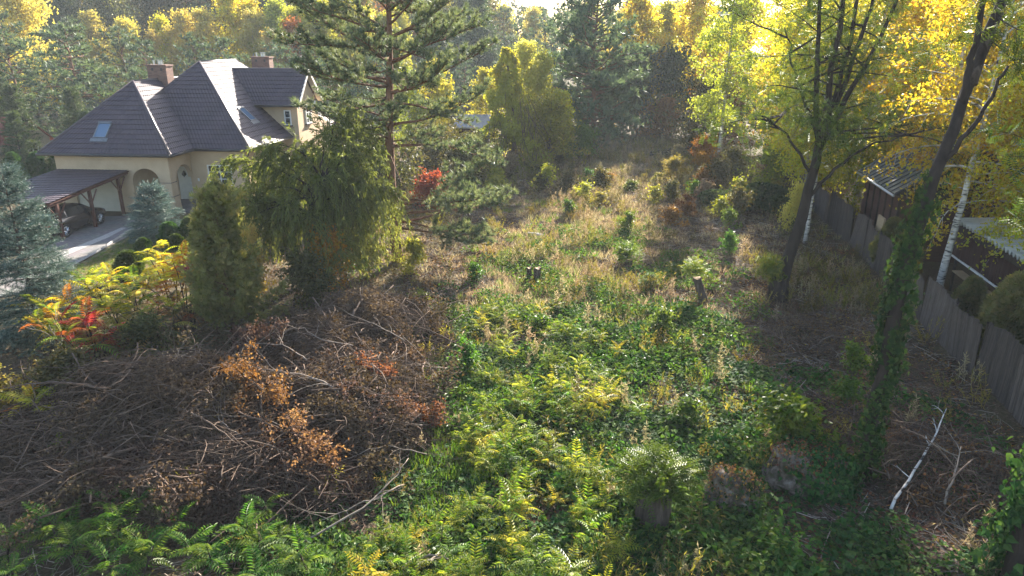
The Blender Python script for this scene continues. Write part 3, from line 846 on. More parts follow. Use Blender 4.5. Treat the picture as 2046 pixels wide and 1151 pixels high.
while s < 52:
    L_ = 2.0 + rg.random() * .5
    reed_panel(s, s + L_ - .03, -.05, 1.66 + rg.normal() * .07, rg, 'reed_panel', fence, 'reed', origin=F0, lean=rg.normal() * .08)
    p = fpt(s + L_ - .015, .045) - F0
    g = Geo(); tubes(g, np.array([(p[0], p[1], -.1), (p[0] + .02, p[1], 1.78)]), np.full(2, .032), 6); obj('post', g, M['darkbark'], fence)
    s += L_

# shed: timber walls, seamed metal roof
SE = np.array([16.95, 31.2])
shed = thing('garden_shed', 'brown timber shed with dark standing-seam metal roof behind the reed fence', 'shed', (SE[0], SE[1], 0), -math.atan2(FD[0], FD[1]))
sL, sD, se, sr = 6.3, 3.1, 3.15, 5.2
for k in range(6):                                             # cladding boards between posts, wall nearest the fence
    y0 = .35 + k * .95
    for q in range(14):
        obj('cladding_board', Geo().box(.32 + .01 * (q % 2), .36, y0 + .05, y0 + .9, .05 + q * .21, .05 + q * .21 + .2), M['shedwood'], shed)
    obj('wall_post', Geo().box(.27, .38, y0 - .05, y0 + .05, 0, 3.2), M['darkbark'], shed)
for q in range(22):                                            # near gable boards
    z0 = .05 + q * .21; half = sD - .36 if z0 < 3.0 else max(.1, (sr - z0 - .2) / (sr - se) * sD)
    obj('gable_board', Geo().box(sD - half, sD + half, .3, .34, z0, z0 + .2), M['shedwood'], shed)
obj('back_wall', Geo().box(.36, 2 * sD - .36, sL - .4, sL - .34, 0, 3.2), M['shedwood'], shed)
sroof = obj('roof', Geo().prism([(.02, se - .1), (2 * sD - .02, se - .1), (2 * sD - .02, se - .03), (sD, sr - .03), (.02, se - .03)], lambda u, v, t: (u, t, v), 0.02, sL - .02), M['darkbark'], shed)
for side in (0, 1):
    npan = 12
    for k in range(npan):
        y0, y1 = sL * k / npan, sL * (k + 1) / npan - .012
        x0, x1 = (-.05, sD) if side == 0 else (2 * sD + .05, sD)
        z0 = se - .05 * (sr - se) / sD
        g = Geo()
        g.hexa([(x0, y0, z0), (x1, y0, sr), (x1, y1, sr), (x0, y1, z0), (x0, y0, z0 + .03), (x1, y0, sr + .03), (x1, y1, sr + .03), (x0, y1, z0 + .03)])
        g.hexa([(x0, y0, z0 + .03), (x1, y0, sr + .03), (x1, y0 + .035, sr + .03), (x0, y0 + .035, z0 + .03), (x0, y0, z0 + .085), (x1, y0, sr + .085), (x1, y0 + .035, sr + .085), (x0, y0 + .035, z0 + .085)])
        g.R = [np.full(len(r), rg.random()) for r in g.R]
        obj('roof_panel', g, M['shedroof'], sroof)
g = Geo(); tubes(g, np.array([(sD, -.05, sr + .06), (sD, sL + .05, sr + .06)]), np.full(2, .13), 8); obj('ridge_cap', g, M['steel'], sroof, True)
g = Geo(); tubes(g, np.array([(-.12, -.05, se - .08), (-.12, sL + .05, se - .08)]), np.full(2, .065), 8); obj('gutter', g, M['steel'], sroof, True)

LT = np.array([16.2, 20.3])
lean = thing('open_shelter', 'low shelter with pale corrugated roof and dark reed wall behind the fence', 'shelter', (LT[0], LT[1], 0), -math.atan2(FD[0], FD[1]))
lL, lD = 7.2, 5.5
for k in range(9):
    y0, y1 = k * lL / 9, (k + 1) * lL / 9 + .04
    m = 64; yy = np.linspace(y0, y1, m + 1); w = .075 * np.sin(yy * 2 * PI / .27) + .004 * (k % 2)
    V = np.concatenate([np.c_[np.full(m + 1, -.25), yy, 2.92 + w], np.c_[np.full(m + 1, lD), yy, 3.25 + w]])
    ii = np.arange(m); F = np.stack([ii, ii + 1, m + 2 + ii, m + 1 + ii], -1)
    g = Geo().add(V, F, 0, np.full(len(V), rg.random())); obj('corrugated_sheet', g, M['corr'], lean)
obj('fascia', Geo().box(-.22, -.17, 0, lL, 2.62, 2.86), M['darkbark'], lean)
id_f = lambda q: np.array([0.0, q])
sv = FR.copy(); FR[:] = (1, 0)
for k in range(3):
    reed_panel(k * 2.4, k * 2.4 + 2.37, 1.5, 2.62, rg, 'reed_wall', lean, 'darkreed', frame=id_f)
FR[:] = sv
obj('rail', Geo().box(-.04, .02, -.02, lL, 1.42, 1.49), M['white'], lean)
for y in (.05, 2.4, 4.8, 7.1):
    for x in (.08, lD - .2):
        obj('post', Geo().box(x, x + .09, y - .045, y + .045, 0, 2.9), M['darkbark'], lean)
obj('back_wall', Geo().box(lD - .1, lD - .05, 0, lL, 0, 3.2), M['darkreed'], lean)
obj('counter', Geo().box(.02, .4, .2, lL - .2, .85, .9), M['ply'], lean)

pb = fpt(21.6, .35)
board = tag(obj('plywood_board', Geo().box(-.04, .04, -.45, .45, 0, 2.05), M['ply']), 'pale plywood board standing upright behind the reed fence', 'board')
board.location = (pb[0], pb[1], 0); board.rotation_euler = (0, .06, -.19)

# a red-roofed garden house deep behind the carport, a grey hut behind the vine-clad tree
def hut(name, label, x, y, w, d, hw, hr, roofmat, wallmat, rz):
    h_ = thing(name, label, 'building', (x, y, 0), rz)
    obj('wall', Geo().prism([(-w/2, 0), (w/2, 0), (w/2, hw), (0, hr - .1), (-w/2, hw)], lambda u, v, t: (u, t, v), -d/2, d/2), M[wallmat], h_)
    for s_ in (-1, 1):
        e = (hr - hw) / (w / 2)
        obj('roof_slope', Geo().hexa([(s_ * (w/2 + .3), -d/2 - .2, hw - .3 * e), (0, -d/2 - .2, hr), (0, d/2 + .2, hr), (s_ * (w/2 + .3), d/2 + .2, hw - .3 * e), (s_ * (w/2 + .3), -d/2 - .2, hw - .3 * e + .1), (0, -d/2 - .2, hr + .1), (0, d/2 + .2, hr + .1), (s_ * (w/2 + .3), d/2 + .2, hw - .3 * e + .1)]), M[roofmat], h_)
    pane_window(h_, (0, -d/2 - .02, 1.5), (1, 0, 0), (0, -1, 0), .9, 1.0, 2, 1)
    return h_
M['redroof'] = noisemat('red_roof', [(0.22, 0.06, 0.04), (0.34, 0.1, 0.07)], 3, 0.7)
hut('garden_house', 'small red-roofed building half hidden by dark spruces', -39.9, 58.0, 3.2, 4.0, 2.2, 3.75, 'redroof', 'render', 1.2)
hut('grey_hut', 'grey-roofed hut glimpsed behind the vine-clad tree', -3.6, 66.0, 3.6, 3.0, 2.4, 3.2, 'metal', 'darkreed', 1.57)

# ------------------------------------------------------------------ tree growers (each returns wood and foliage in local metres)
TUFT = [needles_t(13, .24, .013, 1.1, k) for k in range(3)]
TUFT_FAR = [needles_t(9, .5, .05, 1.2, k + 5) for k in range(3)]
BRUSH = [needles_t(22, .085, .007, 1.3, k + 9, .8, .34) for k in range(3)]
BRUSH_FAR = [needles_t(12, .28, .03, 1.3, k + 13, .8, .8) for k in range(3)]
FAN = [fan_t(7, .3, .022, 1.0, k + 20) for k in range(3)]

def scatter(g, temps, P, D, scale, rg, ref=None, mat=0, rnd=None):
    which = rg.integers(0, len(temps), len(P))
    if rnd is None:
        rnd = rg.random(len(P))
    for k, (tv, tf) in enumerate(temps):
        m = which == k
        if m.any():
            put(g, tv, tf, frames(D[m], rg, None if ref is None else ref, np.asarray(scale)[m] if hasattr(scale, '__len__') else np.full(m.sum(), scale)), P[m], mat, rnd[m])

def grow_pine(seed, H, R, z0, nb, lean=(0, 0), far=False, extra=(), r0=.2, dens=1.0, gap=None, shape='round', dead=0):
    rg = np.random.default_rng(seed)
    wood, leaf = Geo(), Geo()
    tr = np.array([(lean[0] * t ** 1.3 + .12 * math.sin(t * 7 + seed), lean[1] * t ** 1.3 + .1 * math.cos(t * 6), H * t) for t in np.linspace(0, 1, 14)])
    tr[:, :2] -= tr[0, :2]
    tubes(wood, tr, r0 * (1 - np.linspace(0, .93, 14) ** 1.1), 9)
    B = []
    for i in range(nb):
        t = (i + rg.random()) / nb
        z = z0 + (H - z0) * t
        if gap and gap[0] < z < gap[1]:
            continue
        pr = math.sqrt(max(0, 1 - t ** 2.2)) * min(1, .6 + 1.6 * t) if shape == 'round' else (1 - t) ** .75
        L = R * pr * (.7 + .5 * rg.random())
        B.append((z, rg.random() * 2 * PI if i % 2 else i * 2.4, L, math.radians(-10 + 42 * t + rg.normal() * 9), .04))
    B += list(extra)
    tp, td = [], []
    for z, az, L, el, up in B:
        if L < .3:
            continue
        p0, _ = along(tr, np.array([z / H]))
        c = curve(p0[0], sph(az, el), L, 8, rg, up, .09)
        rb = max(.012, .022 * L ** .8) * (1.6 if far else 1)
        tubes(wood, c, rb * (1 - np.linspace(0, .85, 8)), 5)
        ns = int((6 if far else 10) * max(.6, L / 2.5))
        ts = np.linspace(.28 if z > 4 or far else .42, 1, ns)
        pp, dd = along(c, ts)
        for k in range(ns):
            a = (1 if k % 2 else -1) * (0.95 - .5 * ts[k]) + rg.normal() * .2
            d = dd[k]
            dn = np.array([d[0] * math.cos(a) - d[1] * math.sin(a), d[0] * math.sin(a) + d[1] * math.cos(a), d[2] + .22 + rg.normal() * .18])
            l2 = L * (.34 - .18 * ts[k]) * (.7 + .6 * rg.random()) + .15
            c2 = curve(pp[k], dn, l2, 4, rg, .25, .12)
            if not far:
                tubes(wood, c2, np.array([.014, .011, .008, .005]) * (.7 + .2 * L), 3)
            q = max(3, int(l2 / (.34 if far else .105) * dens))
            u = rg.random(q) ** .7
            a_, b_ = along(c2, u)
            tp.append(a_ + rg.normal(size=a_.shape) * (.14 if far else .045)); td.append(norm(b_ + np.array([0, 0, .45]) + rg.normal(size=b_.shape) * .5))
    P, D = np.concatenate(tp), np.concatenate(td)
    scatter(leaf, TUFT_FAR if far else TUFT, P, D, .7 + .6 * rg.random(len(P)), rg)
    for _ in range(dead):                                   # bare dead branches low on the trunk
        z = 1.0 + rg.random() * max(.5, z0 + 1.2); p0, _d = along(tr, np.array([z / H]))
        tubes(wood, curve(p0[0], sph(rg.random() * 6.28, rg.normal() * .25 - .15), 1 + 2 * rg.random(), 6, rg, -.06, .12), np.linspace(.03, .005, 6), 4)
    return wood, leaf

def grow_spruce(seed, H, R, far=False, r0=None, lev=.3, z0=.25, dens=1.0, droop=-.12):
    rg = np.random.default_rng(seed)
    wood, leaf = Geo(), Geo()
    tubes(wood, np.array([(0, 0, 0), (.03, 0, H * .5), (0, 0, H)]), np.array([r0 or H * .016, H * .009, .008]), 7)
    tp, td = [], []
    z = z0
    while z < H - .05:
        t = (z - z0) / (H - z0)
        nbr = max(5, int(9 - 3 * t))
        for k in range(nbr):
            az = k * 2 * PI / nbr + rg.random() * 6
            L = R * (1 - t) ** .85 * (.75 + .45 * rg.random()) + .12
            c = curve((0, 0, z + rg.normal() * .08), sph(az, math.radians(-12 + 45 * t)), L, 6, rg, droop + .35 * .3, .04)
            tubes(wood, c, np.linspace(.012 + .012 * L, .004, 6), 3)
            st = .42 if far else .17
            n1 = max(3, int(L / st * 1.5 * dens))
            ts = np.linspace(.15, 1, n1)
            pp, dd = along(c, ts)
            for sgn in (-1, 1, 0):
                a = sgn * (.85 + rg.normal(size=n1) * .15)
                d = np.stack([dd[:, 0] * np.cos(a) - dd[:, 1] * np.sin(a), dd[:, 0] * np.sin(a) + dd[:, 1] * np.cos(a), dd[:, 2] - .05 + rg.normal(size=n1) * .18], 1)
                tp.append(pp); td.append(d)
                if not far and sgn:
                    ln = (L * (1 - ts) * .45 + .12)
                    tp.append(pp + norm(d) * ln[:, None] * .75); td.append(d + rg.normal(size=d.shape) * .15)
        z += lev * (1 - .45 * t) * (.8 + .4 * rg.random())
    P, D = np.concatenate(tp), np.concatenate(td)
    scatter(leaf, BRUSH_FAR if far else BRUSH, P, D, (.75 + .5 * rg.random(len(P))) * (1 if far else 1.0), rg)
    top = np.array([(0, 0, H - .15)]); scatter(leaf, BRUSH, top, np.array([(0, 0, 1.0)]), 1.2, rg)
    return wood, leaf

def grow_broad(seed, H, R, z0, nl, leaf, nleaf, r0=.14, stems=None, weep=0.0, el=(15, 65), tpl=None, shape='oval', sub=6, spread=.22, twig=True, hang=0.0, wob=.1, skip=False):
    """Broad-leaved tree: stems (polylines with radii) or one straight trunk, limbs, twigs, leaves."""
    rg = np.random.default_rng(seed)
    wood, lf = Geo(), Geo()
    if stems is None:
        c = curve((0, 0, 0), (rg.normal() * .05, rg.normal() * .05, 1), H, 12, rg, .1, .035)
        stems = [(c, r0 * (1 - np.linspace(0, .92, 12)))]
    for c, r in stems:
        if not skip:
            tubes(wood, c, r, 9)
    tw = []
    for i in range(nl):
        c, r = stems[i % len(stems)]
        zs = c[:, 2]
        z = z0 + (zs.max() - z0) * ((i + rg.random()) / nl)
        t = np.interp(z, zs, np.linspace(0, 1, len(zs)))
        p0, _ = along(c, np.array([t]))
        f = (z - z0) / max(H - z0, .1)
        pr = {'oval': math.sin(PI * min(1, max(.06, .12 + .83 * f))) ** .6, 'cone': max(0, 1 - f) ** .7 + .08, 'wide': max(0, 1 - f * f) ** .5}[shape]
        L = R * pr * (.65 + .55 * rg.random())
        cc = curve(p0[0], sph(rg.random() * 2 * PI if i % 3 else i * 2.4, math.radians(el[0] + (el[1] - el[0]) * f + rg.normal() * 8)), L, 8, rg, -.05 - weep, wob)
        tubes(wood, cc, np.linspace(max(.012, .016 * L), .005, 8), 4)
        pp, dd = along(cc, np.linspace(.25, 1, sub))
        for k in range(sub):
            d = dd[k] + rg.normal(size=3) * .75
            l2 = L * .3 * (.6 + .8 * rg.random()) + .2
            tc = curve(pp[k], d, l2, 5, rg, -.1 - weep * 3, .14)
            if weep > .15:
                tc[:, 2] -= np.linspace(0, 1, 5) ** 1.5 * weep * 2.2 * rg.random()
            tw.append(tc)
    tw = np.array(tw)
    if twig:
        tubes(wood, tw, np.broadcast_to(np.linspace(.011, .003, 5), (len(tw), 5)), 3)
    w = rg.integers(0, len(tw), nleaf)
    u = rg.random(nleaf) ** .8 * 4
    i0 = np.minimum(u.astype(int), 3); f = (u - i0)[:, None]
    P = tw[w, i0] * (1 - f) + tw[w, i0 + 1] * f + rg.normal(size=(nleaf, 3)) * spread
    D = rg.normal(size=(nleaf, 3)) + np.array([0, 0, -.35 - hang])
    tv, tf = tpl or LEAF
    clump = (np.arange(len(tw)) * .6180339) % 1
    put(lf, tv, tf, frames(D, rg, None, leaf * (.7 + .6 * rg.random(nleaf))), P, 0, np.clip(.55 * rg.random(nleaf) + .45 * clump[w], 0, 1))
    return wood, lf

def grow_column(seed, H, R, n, shape='bullet', fan=1.0, up=1.0):
    """Clipped or columnar conifer of upright flat sprays."""
    rg = np.random.default_rng(seed)
    wood, lf = Geo(), Geo()
    tubes(wood, np.array([(0, 0, 0), (0, 0, H * .85)]), np.array([.05, .02]), 6)
    t = rg.random(n) ** .9
    pr = {'bullet': np.sqrt(np.clip(1 - t ** 2.6, 0, 1)) * np.minimum(1, .7 + t), 'ball': np.sqrt(np.clip(1 - (2 * t - 1) ** 2, 0.02, 1)), 'loose': (1 - t) ** .55 * np.minimum(1, .55 + 1.3 * t)}[shape]
    az = rg.random(n) * 2 * PI
    lob = 1 + .16 * np.sin(az * 3 + t * 9 + seed) + .1 * np.sin(az * 7 - t * 15)
    rr = R * pr * lob * np.sqrt(.35 + .65 * rg.random(n))
    P = np.stack([np.cos(az) * rr, np.sin(az) * rr, .08 + t * (H - .15)], 1)
    D = np.stack([np.cos(az) * .8, np.sin(az) * .8, np.full(n, up)], 1) + rg.normal(size=(n, 3)) * .35
    scatter(lf, FAN, P, D, fan * (.7 + .6 * rg.random(n)), rg, None)
    return wood, lf

def grow_plumes(seed, H, R, nb, per, fan):
    rg = np.random.default_rng(seed); wood, lf = Geo(), Geo()
    tubes(wood, np.array([(0, 0, 0), (.05, 0, H * .5), (0, 0, H * .95)]), np.array([.08, .05, .012]), 7)
    tp, td, rn = [], [], []
    for k in range(nb):
        t = (k + rg.random()) / nb; z = .2 + (H - .7) * t; az = k * 2.4 + rg.normal() * .3
        L = (R * (1 - t) ** .5 * (.6 + .6 * rg.random()) + .3) * 1.25
        c = curve((0, 0, z), sph(az, math.radians(28 + 38 * t + rg.normal() * 8)), L, 7, rg, .35, .1)
        tubes(wood, c, np.linspace(.014, .004, 7), 4)
        m = int(per * L); u = .25 + .75 * rg.random(m) ** .8; p, d = along(c, u)
        tp.append(p + rg.normal(size=p.shape) * .09); td.append(d + rg.normal(size=d.shape) * .5 + np.array([0, 0, .25])); rn.append(np.clip(rg.random(m) * .6 + .4 * rg.random(), 0, 1))
    P, D = np.concatenate(tp), np.concatenate(td)
    scatter(lf, FAN, P, D, fan * (.6 + .7 * rg.random(len(P))), rg, None, 0, np.concatenate(rn))
    return wood, lf

def tree(name, label, cat, wl, mats, loc, rz=0, group=None, scale=None):
    o = thing(name, label, cat, loc, rz, group)
    obj('trunk', wl[0], mats[0], o, True)
    obj('crown', wl[1], mats[1], o)
    if scale: o.scale = (scale,) * 3 if not hasattr(scale, '__len__') else scale
    return o

def recolour(o, mat, part='crown'):
    """Gives one copied tree its own leaf material while it shares the mesh."""
    for c in o.children:
        if c.name.split('.')[0] == part:
            c.material_slots[0].link = 'OBJECT'; c.material_slots[0].material = mat
    return o

def gl(x, y, dz=0.0):
    return (x, y, tz(x, y) + dz)

# ------------------------------------------------------------------ near and middle trees
ext = [(5.2, .15, 4.4, .02, .02), (6.1, .25, 4.2, .12, .06), (2.9, -.3, 4.6, -.1, .06), (2.3, -.1, 4.8, -.06, .06), (2.0, -.55, 4.0, -.04, .05), (1.8, .15, 4.6, -.02, .04), (2.6, .3, 4.6, -.05, .04), (1.6, -.3, 4.4, .0, .04),
       (5.6, 3.3, 2.2, .0, .06), (6.4, 2.8, 2.8, .1, .05), (7.4, .4, 4.4, .3, .05), (7.8, 2.9, 4.0, .25, .05), (8.6, -.3, 4.0, .4, .04), (8.8, 3.5, 4.0, .35, .04), (9.6, .2, 3.6, .45, .04), (9.9, 3.0, 3.8, .4, .04), (10.6, -.6, 3.6, .5, .03), (11, 2.4, 3.2, .5, .03)]
tree('pine_tree', 'tall Scots pine with reddish trunk and bare lower limbs beside the willow', 'tree', grow_pine(3, 15.5, 3.9, 5.4, 50, (.15, .2), extra=ext, r0=.27, dens=1.45, dead=14), (M['pinebark'], M['pine']), gl(-5.18, 31.1))

# weeping willow: crooked limbs, hanging strands
rg = np.random.default_rng(21)
wd, lf = Geo(), Geo()
st0 = np.array([(0, 0, 0), (-.1, .1, .8), (.15, 0, 1.7), (.05, -.1, 2.6), (.5, .1, 3.6), (.9, .2, 4.6)])
tubes(wd, st0, np.array([.2, .17, .15, .13, .11, .07]), 8)
strands = []
for k in range(44):
    az = k * 2.4; z = 1.9 + 2.6 * (k / 44)
    p0, _ = along(st0, np.array([z / 4.6]))
    c = curve(p0[0], sph(az, math.radians(38 + 25 * rg.random())), 2.3 + 1.4 * rg.random(), 9, rg, -.17, .22)
    tubes(wd, c, np.linspace(.05, .008, 9), 5)
    for t in rg.random(22) ** .7:
        p, d = along(c, np.array([.15 + .85 * t]))
        L = .6 + rg.random() * 2.2 * (1 if p[0][0] > .2 else .6)
        strands.append(curve(p[0] + rg.normal(size=3) * .12, np.array([d[0][0] * .8, d[0][1] * .8, .35]) + rg.normal(size=3) * .3, min(L * 1.25, p[0][2] - .25), 9, rg, -1.6, .2))
strands = np.array(strands)
tubes(wd, strands, np.broadcast_to(np.linspace(.008, .003, 9), strands.shape[:2]), 3)
n = 56000
w = rg.integers(0, len(strands), n); u = rg.random(n) * 8; i0 = np.minimum(u.astype(int), 7); f = (u - i0)[:, None]
P = strands[w, i0] * (1 - f) + strands[w, i0 + 1] * f + rg.normal(size=(n, 3)) * .03
put(lf, *NARROW, frames(norm(strands[w, i0 + 1] - strands[w, i0]) + rg.normal(size=(n, 3)) * .5 + np.array([0, 0, -.3]), rg, None, .2 * (.7 + .6 * rg.random(n))), P, 0, np.clip(.5 * rg.random(n) + .55 * (1 - P[:, 2] / 6), 0, 1))
wt = thing('weeping_willow', 'weeping willow with curled hanging shoots beside the beige house', 'tree', gl(-8.3, 28.2)); obj('trunk', wd, M['darkbark'], wt, True); obj('crown', lf, M['willow'], wt)

# feathery olive conifer
tree('cypress_tree', 'feathery olive-green conifer standing at the edge of the brush pile', 'tree', grow_plumes(31, 5.35, 1.3, 120, 58, .62), (M['pinebark'], M['feather']), gl(-9.25, 22.0))
bs = tree('blue_spruce', 'large silvery blue spruce in front of the carport', 'tree', grow_spruce(41, 5.6, 1.75, lev=.3, dens=.95), (M['bark'], M['blue']), gl(-16.0, 22.4))
ss = tree('blue_spruce', 'small silvery blue spruce on the lawn before the porch', 'tree', grow_spruce(43, 2.6, 1.35, lev=.2, z0=.1, dens=1.0), (M['bark'], M['blue']), gl(-18.0, 35.3))

# clipped thujas: balls near the lawn, a row behind the carport
tb = tree('thuja_bush', 'rounded dark green thuja bush at the edge of the lawn', 'shrub', grow_column(51, 1.35, .62, 3200, 'bullet', .42, 1.2), (M['bark'], M['thuja']), gl(-15.9, 34.6), group='rounded thujas along the lawn')
for x, y, s_ in ((-16.85, 34.2, .85), (-15.6, 36.2, 1.05), (-17.3, 32.4, .62), (-16.1, 33.2, .6), (-16.0, 28.6, .95), (-14.9, 35.4, 1.0)):
    dup(tb, gl(x, y), x * 3, s_)
tr_ = tree('thuja_hedge_plant', 'tall pointed thuja in the clipped row behind the carport', 'shrub', grow_column(53, 2.5, .62, 4200, 'bullet', .5, 1.3), (M['bark'], M['thuja']), gl(-33.5, 48.2), group='row of thujas behind the carport')
for k in range(6):
    dup(tr_, gl(-32.6 + k * .95, 49.2 + k * .95), k * 1.7, (1, 1, .95 + .05 * (k % 3)))

# locust with several stems, burl foot
rg = np.random.default_rng(61)
def stem(pts, r0, r1, n=14, w=.03):
    pts = np.array(pts, float); t = np.linspace(0, 1, n)
    P = np.stack([np.interp(t, np.linspace(0, 1, len(pts)), pts[:, k]) for k in range(3)], 1)
    k = np.array([.25, .5, .25]); 
    for _ in range(2): P[1:-1] = P[:-2] * .25 + P[1:-1] * .5 + P[2:] * .25
    P[1:-1] += rg.normal(size=(n - 2, 3)) * w
    return P, np.linspace(r0, r1, n)
ac = [stem([(0, 0, 0), (.3, 0, 2.6), (.85, .1, 5.8), (.9, 0, 8), (.95, .1, 13)], .26, .05), stem([(.2, .1, 1.2), (.7, .2, 4.5), (1.05, .3, 6.5), (1.5, .4, 9), (1.8, .5, 13.5)], .17, .04),
      stem([(.85, .1, 5.4), (.35, -.1, 8), (.05, -.2, 11), (-.1, -.2, 13)], .12, .03), stem([(.9, .2, 5.9), (1.6, .1, 7.6), (2.6, .1, 10.2), (3.3, 0, 12.5)], .12, .03), stem([(1.0, .3, 6.4), (1.9, .5, 9), (2.2, .6, 11), (2.4, .6, 13)], .1, .03),
      stem([(.55, 0, 4.0), (1.5, -.2, 5.3), (2.5, -.4, 6.1), (3.6, -.5, 6.4)], .075, .02), stem([(.6, .1, 5.0), (-.3, .1, 6.3), (-1.2, .2, 7.0), (-2.2, .3, 7.1)], .06, .015), stem([(.8, .1, 6.2), (-.1, .4, 8), (-.8, .5, 10)], .07, .02)]
PINN = (np.concatenate([np.array([(0, 0, 0), (.02, .5, .0), (0, 1, -.08)])] + [np.array([(0, y, 0), (s_ * .13, y + .05, .03), (s_ * .25, y + .08, -.04), (s_ * .12, y - .04, .02)]) for y in np.linspace(.15, .95, 6) for s_ in (-1, 1)]),
        np.array([(0, 1, 2)] + [(3 + 4 * k, 4 + 4 * k, 5 + 4 * k) for k in range(12)] + [(3 + 4 * k, 5 + 4 * k, 6 + 4 * k) for k in range(12)]))
wl_ = grow_broad(63, 13, 3.0, 6.4, 52, .32, 3300, stems=ac, skip=True, tpl=PINN, el=(5, 40), shape='wide', sub=7, spread=.14)
burl = Geo()
for k in range(26):                                             # burl and flare at the foot
    a = k * 2.4; tubes(burl, curve((math.cos(a) * .26, math.sin(a) * .26, 0), (-.06 * math.cos(a), -.06 * math.sin(a), 1), .5 + .7 * rg.random(), 5, rg, 0, .05), np.array([.14, .15, .13, .1, .03]), 6)
loc_t = thing('locust_tree', 'multi-stemmed locust tree with burled foot and feathery green leaves', 'tree', gl(10.35, 26.2))
for c, r in ac:
    g = Geo(); tubes(g, c, r, 9); obj('stem', g, M['darkbark'], loc_t, True)
obj('burl', burl, M['darkbark'], loc_t, True); tag(obj('branches', wl_[0], M['darkbark'], loc_t), kind='stuff'); obj('crown', wl_[1], M['acacia'], loc_t)
sh = Geo(); n = 380
P = np.stack([rg.normal(size=n) * .22 - .55, rg.normal(size=n) * .25 - .2, 1.0 + rg.random(n) * .8], 1)
put(sh, *PINN, frames(rg.normal(size=(n, 3)) + np.array([0, 0, .5]), rg, None, .24), P)
obj('shoots', sh, M['sumac'], loc_t)

# ivy-clad leaning trunk and the ivied trunk at the edge of the frame
def ivy_trunk(name, label, pts, r0, r1, zmax, nleaf, seed, loc, leaf=.13, extra=None, rad=1.0):
    rgl = np.random.default_rng(seed)
    P_, R_ = stem(pts, r0, r1, 18, .03)
    wd = Geo(); tubes(wd, P_, R_, 10)
    if extra: 
        for e in extra: tubes(wd, *stem(*e), 7)
    t = rgl.random(nleaf) ** 1.0
    c, d = along(P_, t)
    az = rgl.random(nleaf) * 2 * PI
    keep = (c[:, 2] < zmax * (.85 + .2 * rgl.random(nleaf))) & (vnoise(np.cos(az) * 2 + c[:, 2] * .5, np.sin(az) * 2 + c[:, 2] * 1.7, seed * 1.0) + .15 * rgl.random(nleaf) > .46); c = c[keep]; az = az[keep]; m = len(c)
    rr = (np.interp(c[:, 2], P_[:, 2], R_) + .03 + (.16 * np.abs(rgl.normal(size=m)) * (.6 + .6 * np.sin(c[:, 2] * 2.2 + seed) ** 2)) * rad)
    o = np.stack([np.cos(az), np.sin(az), np.zeros(m)], 1)
    lf = Geo(); put(lf, *IVY, frames(np.stack([-o[:, 1] * .5, o[:, 0] * .5, np.full(m, -.8)], 1) + rgl.normal(size=(m, 3)) * .45, rgl, o + rgl.normal(size=(m, 3)) * .4, leaf * (.4 + 1.1 * rgl.random(m) ** 1.5)), c + o * rr[:, None])
    root = thing(name, label, 'tree', loc); obj('trunk', wd, M['darkbark'], root, True); obj('ivy', lf, M['ivy'], root)
    return root
iv = ivy_trunk('ivy_clad_tree', 'leaning dark trunk wrapped in ivy next to the big boulder', [(0, 0, -.1), (.12, .3, 2.1), (.3, .6, 4.2), (1.0, 1.3, 6.3), (1.45, 1.7, 7.4), (2.1, 2.2, 9.2), (2.75, 2.8, 10.6), (3.4, 3.3, 13)], .16, .09, 6.6, 12000, 71, gl(8.1, 14.15), rad=.7, leaf=.11,
          extra=[([(1.75, 1.9, 8.2), (1.75, 1.95, 9.2), (1.8, 2.0, 11.5)], .09, .05), ([(1.3, 1.5, 7.0), (1.9, 1.5, 8.0), (2.4, 1.7, 9.0)], .06, .03)])
rg5 = np.random.default_rng(72)
top = grow_broad(73, 13, 2.2, 9.4, 14, .3, 900, stems=[stem([(1.9, 2.0, 8.6), (2.75, 2.8, 10.6), (3.4, 3.3, 13)], .1, .05)], tpl=PINN, el=(-20, 25), sub=6, spread=.15)
obj('branches', top[0], M['bark'], iv, True); obj('crown', top[1], M['acacia'], iv)
iv2 = ivy_trunk('ivy_clad_tree', 'thick tree trunk buried in leafy ivy at the foot of the reed fence', [(0, 0, -.2), (.1, .1, 1.4), (.4, .3, 2.8), (1.3, .5, 5), (2.4, .6, 8), (3.2, .6, 11.5)], .2, .05, 2.9, 7500, 75, gl(9.05, 10.6), leaf=.15, rad=1.3)

rg = np.random.default_rng(77)
top = grow_broad(78, 11.5, 2.4, 5.5, 22, .3, 1300, stems=[stem([(1.3, .5, 5), (2.4, .6, 8), (3.2, .6, 11.5)], .1, .04)], skip=True, tpl=PINN, el=(0, 40), sub=6, spread=.15)
tag(obj('branches', top[0], M['darkbark'], iv2), kind='stuff'); obj('crown', top[1], M['acacia'], iv2)
# birches: leaning white trunks by the shelter
def birch_tree(seed, label, pts, r0, loc, R, nl, nleaf, z0, mat='yellow', leaf=.15, grp=None, mats=None, weep=.12):
    st_ = [stem(pts, r0, .03, 16, .02)]
    H = pts[-1][2]
    w = grow_broad(seed, H, R, z0, nl, leaf, nleaf, stems=st_, el=(5, 60), shape='oval', weep=weep, sub=7, spread=.16)
    return tree('birch_tree', label, 'tree', w, (M['birch'], M[mat]), loc, 0, grp)
rg = np.random.default_rng(81)
birch_tree(82, 'white birch leaning over the pale corrugated shelter', [(0, 0, 0), (.25, .1, 3), (.55, .3, 5.2), (.85, .5, 8.7), (1.0, .6, 13)], .15, gl(16.35, 26.0), 3.4, 40, 9000, 3.6)
birch_tree(83, 'thin white birch behind the ivy-clad leaning trunk', [(0, 0, 0), (.2, .1, 4), (.4, .2, 7), (.7, .3, 13.5)], .11, gl(17.35, 29.6), 2.6, 30, 6500, 5.0)
